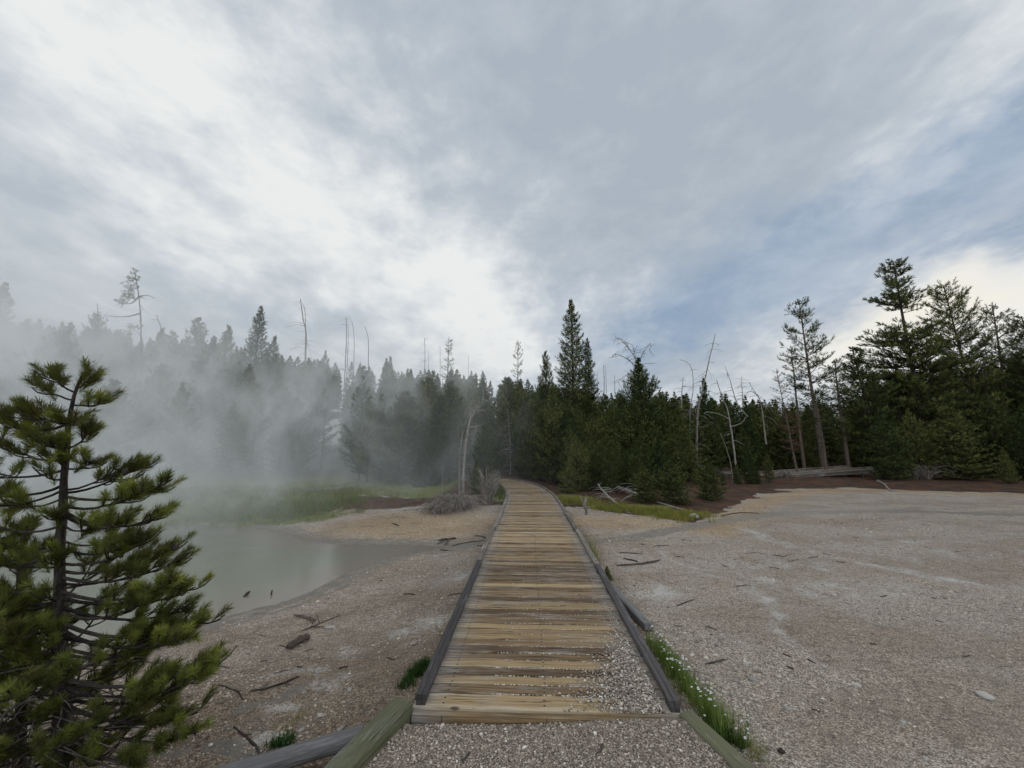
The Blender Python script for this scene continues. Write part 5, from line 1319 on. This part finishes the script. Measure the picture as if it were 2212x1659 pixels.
for q in [(1560, 1018, 17.0, .9, 'little pine at the corner between golden grass and the red litter'), (1590, 1000, 18.2, 1.0, 'young pine before the gap between the two raised walk sections'), (1632, 1003, 18.6, .9, 'small pine left of the raised walk start')]:
    T('young2', q[0], q[1], q[2], q[4], q[3])
n0 = fill(20, 14.6, 18, 1200, 1560, 'r', 2.4, 4.6, ['young1', 'young2', 'bushy'], (60, 200), .5)
n1 = fill(44, 17, 25, 1120, 1640, 'r', 3.5, 8, ['young1', 'young2', 'bushy', 'young3'], (0, 120), 1.0)
n2 = fill(60, 24, 40, 1080, 1920, 'b', 7, 12, ['mid', 'bushy', 'young2', 'spire'], (0, 26))
n3 = fill(24, 23, 34, 1860, 2400, 'b', 7, 13, ['mid', 'bushy', 'broad', 'open'], (0, 60))
n4 = fill(34, 18, 24, 780, 1080, 'l', 4, 8, ['young1', 'young2', 'young3', 'mid'], (20, 160))
n5 = fill(52, 23, 42, -150, 1090, 'l', 6, 12, ['mid', 'young2', 'young1', 'spire'], (0, 70))
n6 = fill(26, 19, 26, -300, 640, 'l', 5, 9, ['mid', 'young2', 'young3'], (60, 220))
print('filled', n1, n2, n3, n4, n5, n6)

# far wood on the hill as one mass
def far_wood():
    mt = MB(); mc = MB(); c = 0; tries = 0
    t1 = (np.concatenate(V['far1']['mb'][1].V), V['far1']['mb'][1]); t2 = (np.concatenate(V['far2']['mb'][1].V), V['far2']['mb'][1])
    data = []
    for v in ('far1', 'far2'):
        a, b = V[v]['mb']; data.append((np.concatenate(b.V), b.F[0], np.concatenate(b.A)))
    while c < 460 and tries < 20000:
        tries += 1
        Y = 40 + 50 * rng.random() ** .8; px = rng.uniform(-300, 2500); x = PY(px, 966, Y)[0]
        if px > 1250 and Y > 70: continue
        z = Hs(x, Y)
        if math.exp(-(((x + 18.5) / 8) ** 2 + ((Y - 42) / 12) ** 2)) > .3: continue
        ppx, _ = to_px(x, Y, z + 8)
        lim = PY(ppx, np.interp(ppx, SKY[:, 0], SKY[:, 1]) + abs(rng.normal(0, 16)) - 6, Y)[2] - z
        h = min(rng.uniform(8, 15), lim)
        if h < 4: continue
        Vv, Ff, Aa = data[c % 2]; s = h / 9; a = rng.uniform(0, 6.28); wd = s * min(1.3 / s, 1.1) * rng.uniform(.8, 1.2)
        q = Vv * np.array([wd, wd, s]); q = np.stack([q[:, 0] * math.cos(a) - q[:, 1] * math.sin(a) + x, q[:, 0] * math.sin(a) + q[:, 1] * math.cos(a) + Y, q[:, 2] + z], 1)
        mc.add(q, Ff, Aa * .7 + .3 * rng.random()); c += 1
    o = mc.obj('hill_forest', M_NEED); tag(o, 'far pine wood massed over the misty hillside', 'forest', kind='stuff')
    print('far', c)
far_wood()

# pine seedling on the flat by the curb, undergrowth
def seedling(px, py, h, label):
    c = gnd(px, py); copy_tree('young1', c[0], c[1], h, label, 'pine seedling', None, 1.0, 1.6, name='pine_seedling')
seedling(1312, 1252, .22, 'tiny green pine seedling beside the golden tuft and right curb')
for (px, py, h, lab) in [(1455, 1088, 1.3, 'waist-high bushy pine at the front of the right stand behind the golden grass'), (1395, 1084, 1.1, 'waist-high pine right of the fallen trunk end'),
                         (1535, 1078, 1.2, 'waist-high pine at the corner where grass meets red litter'), (1228, 1064, 1.0, 'low dark pine just outside the right curb bend')]:
    c = gnd(px, py); copy_tree('young2', c[0], c[1], h, lab, 'pine seedling', None, px, 1.7, name='small_pine')

# ------------------------------------------------------------------ near pine at the left
def near_pine():
    rng = np.random.default_rng(12)
    fx = lambda cx, cy: ((cx / 1.618) / 1.1302, (cy / 1.618 + 850) / 1.1302)
    Yt = 2.30
    def P3(cx, cy, Y=Yt): return PY(*fx(cx, cy), Y)
    tr = np.array([P3(*q) for q in [(250, 1600), (245, 1400), (236, 1200), (235, 1000), (235, 800), (248, 640), (252, 520), (262, 400), (270, 300), (292, 190), (322, 110)]])
    zb = Hs(tr[0][0], tr[0][1]); tr[0][2] = zb - .05
    O = tr[0].copy(); O[2] = zb
    root = empty('young_pine', O, 'near young pine with bottlebrush needle tufts at the left edge', 'pine tree')
    tq = spline(tr, .06); b = MB()
    hfrac = (tq[:, 2] - zb) / (tq[-1, 2] - zb)
    tube(b, tq - O, .032 * (1 - hfrac) ** .85 + .006, 10, .4, rough=.22, rng=rng)
    st = np.array([P3(*q, 2.45) for q in [(95, 1600), (85, 1400), (80, 1200), (75, 1000), (80, 880), (95, 780), (110, 700)]]); st[0][2] = Hs(st[0][0], st[0][1]) - .03
    tube(b, spline(st, .08) - O, np.linspace(.03, .008, len(spline(st, .08))), 8, .5, rough=.2, rng=rng)
    st2 = np.array([P3(*q, 2.1) for q in [(-60, 1640), (-70, 1400), (-60, 1250), (-70, 1120), (-50, 1030)]]); st2[0][2] = Hs(st2[0][0], st2[0][1]) - .03
    tube(b, spline(st2, .08) - O, np.linspace(.03, .008, len(spline(st2, .08))), 8, .5, rough=.2, rng=rng)
    b.obj('trunk', M_BARKN, root, smooth=True)
    R = [((290, 225), (378, 205)), ((280, 260), (300, 300)), ((300, 160), (365, 130)), ((262, 395), (375, 325)), ((255, 470), (345, 455)), ((255, 572), (560, 450)), ((255, 560), (440, 480)), ((255, 585), (655, 530)), ((252, 620), (560, 570)), ((252, 645), (625, 655)), ((250, 660), (480, 700)), ((250, 700), (370, 720)),
         ((245, 760), (450, 770)), ((245, 790), (535, 775)), ((240, 850), (595, 765)), ((240, 880), (690, 780)), ((240, 905), (712, 850)), ((240, 930), (560, 860)), ((238, 960), (690, 915)), ((238, 985), (765, 935)), ((238, 1020), (750, 1010)), ((236, 1040), (600, 1000)), ((236, 1085), (825, 1075)), ((236, 1110), (745, 1150)),
         ((236, 1140), (640, 1090)), ((236, 1180), (690, 1150)), ((236, 1200), (560, 1180)), ((240, 1300), (850, 1215)), ((240, 1330), (840, 1290)), ((242, 1340), (640, 1290)), ((242, 1380), (730, 1320)), ((242, 1400), (760, 1440)), ((244, 1430), (600, 1360)), ((245, 1455), (820, 1500)), ((245, 1480), (660, 1450)), ((245, 1500), (570, 1620)), ((245, 1520), (450, 1560)), ((247, 1540), (360, 1650)), ((245, 1490), (520, 1500)),
         ((290, 205), (165, 160)), ((295, 175), (222, 98)), ((268, 300), (12, 278)), ((268, 330), (75, 325)), ((265, 285), (95, 258)), ((262, 300), (150, 225)), ((262, 400), (150, 370)), ((255, 440), (5, 385)), ((255, 480), (-60, 470)), ((252, 540), (-40, 560)), ((250, 590), (90, 630)), ((250, 560), (-100, 640)), ((245, 700), (-60, 700)), ((242, 780), (-20, 770)), ((240, 800), (-120, 830)), ((240, 860), (60, 820)), ((238, 940), (-40, 930)),
         ((238, 1000), (-100, 1010)), ((236, 1080), (40, 1060)), ((236, 1150), (-80, 1150)), ((236, 1220), (30, 1200)), ((240, 1300), (-60, 1290)), ((240, 1360), (60, 1350)), ((242, 1420), (-80, 1430)), ((244, 1480), (40, 1500)), ((244, 1520), (-40, 1580)), ((246, 1550), (120, 1600)), ((246, 1560), (250, 1650))]
    br = MB(); SO = []; SD = []; SL = []; SV = []
    def tuft(p, d, L_, v): SO.append(p); SD.append(unit(d)); SL.append(L_); SV.append(v)
    def branch(p0, p1, n_tw, deadf=0.0, low=0.0):
        ln = np.linalg.norm(p1 - p0); s = np.linspace(0, 1, 8)
        sag = np.array([0, 0, -.10 * ln]); mid = p0 + (p1 - p0) * s[:, None] + sag * (4 * s * (1 - s))[:, None] + np.cumsum(rng.normal(0, .006, (8, 3)), 0) * s[:, None]
        mid[-1] = mid[-1] + [0, 0, .01]
        rb = .005 + .008 * ln
        tube(br, mid, np.linspace(rb, .0035, 8), 5, float(rng.random()), cap=False)
        d = unit(mid[-1] - mid[-2]); tuft(p1 - d * .10, d + UPV * .25, .15, rng.random())
        hz = unit((p1 - p0) * np.array([1, 1, .0]) + 1e-6)
        for j in range(n_tw):
            q = .46 + .52 * (j + rng.random()) / max(n_tw, 1); c = np.array([np.interp(q, s, mid[:, w_]) for w_ in range(3)])
            a = rng.choice([-1, 1]) * rng.uniform(.4, 1.1); dv = np.array([hz[0] * math.cos(a) - hz[1] * math.sin(a), hz[0] * math.sin(a) + hz[1] * math.cos(a), rng.uniform(-.05, .55)])
            tl = rng.uniform(.04, .17) * (1.2 - q * .7) * min(1, ln / .5 + .3)
            e = c + dv * tl; e2 = e + (dv * .6 + UPV * .5) * .05
            tube(br, np.array([c, (c + e) / 2 - [0, 0, .006], e, e2]), [.0045, .004, .0035, .003], 4, float(rng.random()), cap=False)
            if rng.random() > deadf: tuft(e - dv * .03, dv * .6 + UPV * .5, rng.uniform(.10, .15), rng.random() * (1 - low) )
            if q > .6 and rng.random() > .72: tuft(c, unit(p1 - p0) + UPV * .3 + rng.normal(0, .2, 3), rng.uniform(.09, .14), rng.random() * (1 - low))
    for a, bb in R:
        lowf = max(0, (a[1] - 1000) / 600)
        Yo = Yt + rng.normal(0, .09) * min(1, abs(bb[0] - a[0]) / 250)
        p0 = P3(*a) ; p1 = P3(bb[0], bb[1], Yo)
        ln = np.linalg.norm(p1 - p0)
        branch(p0, p1, int(3 + ln * 10), .25 * lowf + (.1 if a[1] > 500 else 0), .3 * lowf)
    # boughs pointing towards and away from the viewer
    for k in range(18):
        f = rng.uniform(.04, .52); i = int(f * (len(tq) - 1)); p0 = tq[i]; L_ = (.62 * (1 - f) ** .7 + .08) * rng.uniform(.6, 1.1); a = rng.choice([1, -1]) * rad(90) + rng.normal(0, .75)
        p1 = p0 + np.array([math.cos(a) * L_, math.sin(a) * L_, L_ * rng.uniform(-.05, .5)])
        if p1[1] < 1.55: p1[1] = 1.55
        branch(p0, p1, int(2 + L_ * 10), .35 * (1 - f), .25 * (1 - f))
    for k in range(20):
        f = rng.uniform(.12, .9); i = int(f * (len(tq) - 1)); p0 = tq[i]; L_ = rng.uniform(.12, .30) * (1.2 - f); a = rad(-90) + rng.normal(0, .8)
        branch(p0, p0 + np.array([math.cos(a) * L_, math.sin(a) * L_, L_ * rng.uniform(.2, .9)]), 2, .1, .1)
    for stx, lim in ((st, 17), (st2, 15)):
        sq = spline(stx, .08)
        for k in range(lim):
            f = rng.uniform(.12, .98); p0 = sq[int(f * (len(sq) - 1))]; L_ = (.42 * (1 - f) + .12) * rng.uniform(.7, 1.1); a = rng.uniform(0, 6.28)
            p1 = p0 + np.array([math.cos(a) * L_, math.sin(a) * L_ * .8, L_ * rng.uniform(0, .5)]); branch(p0, p1, int(4 + L_ * 10), .2, .1)
        tuft(stx[-1] - UPV * .05, UPV, .15, .7)
    for q in ((322, 112), (332, 90), (345, 78), (305, 130)): tuft(P3(q[0], q[1] + 45), UPV * 1 + rng.normal(0, .15, 3), .16, rng.random())
    br_o = MB(); br_o.V = [v - O.astype(np.float32) for v in br.V]; br_o.F = br.F; br_o.nv = br.nv; br_o.A = br.A; br_o.Lc = br.Lc
    br_o.obj('branches', M_BARKN, root, smooth=True)
    # dead twigs low down
    dt = MB()
    for k in range(170):
        f = rng.random() ** 1.5 * .34; i = int(f * (len(tq) - 1)); p0 = tq[i] if rng.random() < .6 else st[0] + (st[-1] - st[0]) * f * 1.4
        a = rng.uniform(0, 6.28); L_ = rng.uniform(.2, .75); s = np.linspace(0, 1, 6)
        pts = p0 + np.stack([np.cos(a + .6 * s) * L_ * s, np.sin(a + .6 * s) * L_ * s * .8, L_ * (rng.uniform(-.1, .4) * s - .4 * s ** 2)], 1) + np.cumsum(rng.normal(0, .012, (6, 3)), 0)
        pts[:, 1] = np.maximum(pts[:, 1], 1.5); pts[:, 2] = np.maximum(pts[:, 2], zb - .1)
        tube(dt, pts - O, np.linspace(.0040, .0014, 6), 4, float(rng.random()), cap=False)
    dt.obj('dead_twigs', M_SNAGD2, root, smooth=True)
    # needles
    SO = np.array(SO); SD = np.array(SD); SL = np.array(SL) * .74; SV = np.array(SV); n = len(SO); k = 150
    up = np.where(np.abs(SD[:, 2:3]) < .9, np.array([[0, 0, 1.]]), np.array([[1., 0, 0]]))
    A = np.cross(SD, up); A /= np.linalg.norm(A, axis=1)[:, None]; Bv = np.cross(SD, A)
    t = rng.random((n, k)) ** .8; th = rng.uniform(0, 2 * math.pi, (n, k))
    Rd = A[:, None] * np.cos(th)[..., None] + Bv[:, None] * np.sin(th)[..., None]
    base = SO[:, None] + SD[:, None] * (SL[:, None] * t)[..., None]
    cone = rng.uniform(.65, 1.35, (n, k, 1)); dr = SD[:, None] * (1.1 - cone * .45) + Rd * cone * .85; dr /= np.linalg.norm(dr, axis=2)[..., None]
    ll = rng.uniform(.036, .056, (n, k, 1)); side = np.cross(dr, Rd + .37 * SD[:, None]); side /= np.linalg.norm(side, axis=2)[..., None] + 1e-9
    mid = base + dr * ll * .5 ; tip = base + dr * ll * .95 + SD[:, None] * ll * .12
    w0 = .0012
    Vv = np.stack([base - side * w0, base + side * w0, mid + side * w0, mid - side * w0, tip], 2).reshape(-1, 3)
    bidx = np.arange(n * k)[:, None] * 5
    mb = MB(); rv = np.clip(np.repeat(SV, k * 5) * .75 + np.repeat(rng.random(n * k), 5) * .25, 0, 1)
    mb.add(Vv - O, bidx + np.array([[0, 1, 2, 3]]), rv); mb.F.append((bidx + np.array([[3, 2, 4]])).astype(np.int32))
    mb.obj('needles', M_NEEDN, root)
    # cones
    import bmesh
    for q in ((190, 392), (235, 365), (685, 800), (490, 500)):
        c = P3(*q); m_ = MB(); tube(m_, np.array([c, c + [0, .0, .012], c + [.003, 0, .028], c + [.004, 0, .04]]) - O, [.006, .017, .015, .004], 8, .4, rough=.5, rng=rng); m_.obj('cone', M_BARKN, root)
    print('near tufts', n)
near_pine()

# ------------------------------------------------------------------ steam
def steam():
    import bmesh
    x0, x1, y0, y1, z0, z1 = -60, 6, 5.2, 33, -.38, 17
    bm = bmesh.new(); bmesh.ops.create_cube(bm, size=1)
    for v in bm.verts: v.co = ((x0 + x1) / 2 + v.co.x * (x1 - x0), (y0 + y1) / 2 + v.co.y * (y1 - y0), (z0 + z1) / 2 + v.co.z * (z1 - z0))
    me = bpy.data.meshes.new('steam'); bm.to_mesh(me); bm.free()
    o = bpy.data.objects.new('steam', me); COL.objects.link(o)
    tag(o, 'grey steam drifting up from the hot pool over the left pines', 'steam', kind='stuff')
    m, n = new_mat('steam'); me.materials.append(m)
    p = n.n('ShaderNodeTexCoord', None, None, out=3)
    s = n.n('ShaderNodeSeparateXYZ', None, {0: p}, out=None).outputs
    # denser to the left; azimuth-like ratio keeps the walk clear
    lw = n.m('ADD', n.mr(s[0], 3.0, -13.0, .0, 1.0), n.mr(s[0], -13.0, -26.0, .0, .6))
    near = n.mr(n.m('SUBTRACT', s[1], n.m('MULTIPLY', s[0], .12)), 5.6, 11.0)
    farf = n.mr(s[1], 33, 26)
    top = n.mr(n.m('ADD', s[2], n.m('MULTIPLY', s[0], .22)), 8.0, -1.5)
    q = n.vm('ADD', n.scale(p, (1, 1, .7)), n.scale(n.noise(p, .14, 2, .5, 0, out=1), (5, 5, 5)))
    nz = n.noise(q, .24, 5, .62, .3)
    puffs = n.mr(nz, .44, .60)
    curls = n.mr(n.noise(n.vm('ADD', q, (31.0, 7.0, 3.0)), .42, 5, .64, .6), .49, .62)
    low = n.mr(s[2], 2.6, -.4, .0, .9)
    d = n.m('MULTIPLY', n.m('MULTIPLY', lw, near), n.m('MULTIPLY', farf, top))
    d = n.m('MULTIPLY', d, n.m('ADD', n.m('ADD', n.m('MULTIPLY', puffs, .70), n.m('MULTIPLY', curls, 1.45)), n.m('ADD', .04, n.m('MULTIPLY', low, .25))))
    # torn wisps drifting towards the walk in front of the central pines
    cc = n.vm('SUBTRACT', p, (-6.5, 17.5, 3.2)); cr = n.vm('LENGTH', n.scale(cc, (.12, .17, .21)))
    wisp = n.m('MULTIPLY', n.mr(cr, 1.0, .15), n.m('MULTIPLY', curls, 2.1))
    d = n.m('ADD', d, wisp)
    cc = n.vm('SUBTRACT', p, (-3.5, 26.0, 7.0)); cr = n.vm('LENGTH', n.scale(cc, (.10, .2, .30)))
    d = n.m('ADD', d, n.m('MULTIPLY', n.mr(cr, 1.0, .1), n.m('MULTIPLY', curls, .9)))
    # thick over the water's left half
    cc = n.vm('SUBTRACT', p, (-10.5, 9.5, .6)); cr = n.vm('LENGTH', n.scale(cc, (.14, .24, .35)))
    d = n.m('ADD', d, n.m('MULTIPLY', n.mr(cr, 1.0, .0), n.m('ADD', n.m('MULTIPLY', curls, 2.0), .5)))
    # foot of the trees, low over the pool's far shore
    cc2 = n.vm('SUBTRACT', p, (-6.0, 15.5, .8)); cr2 = n.vm('LENGTH', n.scale(cc2, (.17, .25, .42)))
    d = n.m('ADD', d, n.m('MULTIPLY', n.mr(cr2, 1.0, .0), n.m('MULTIPLY', curls, 1.0)))
    den = n.m('MULTIPLY', d, .084)
    v = n.n('ShaderNodeVolumePrincipled', None, {'Color': (.97, .975, .96, 1), 'Density': den, 'Anisotropy': .0})
    n.n('ShaderNodeOutputMaterial', None, {'Volume': v}, out=None)
steam()
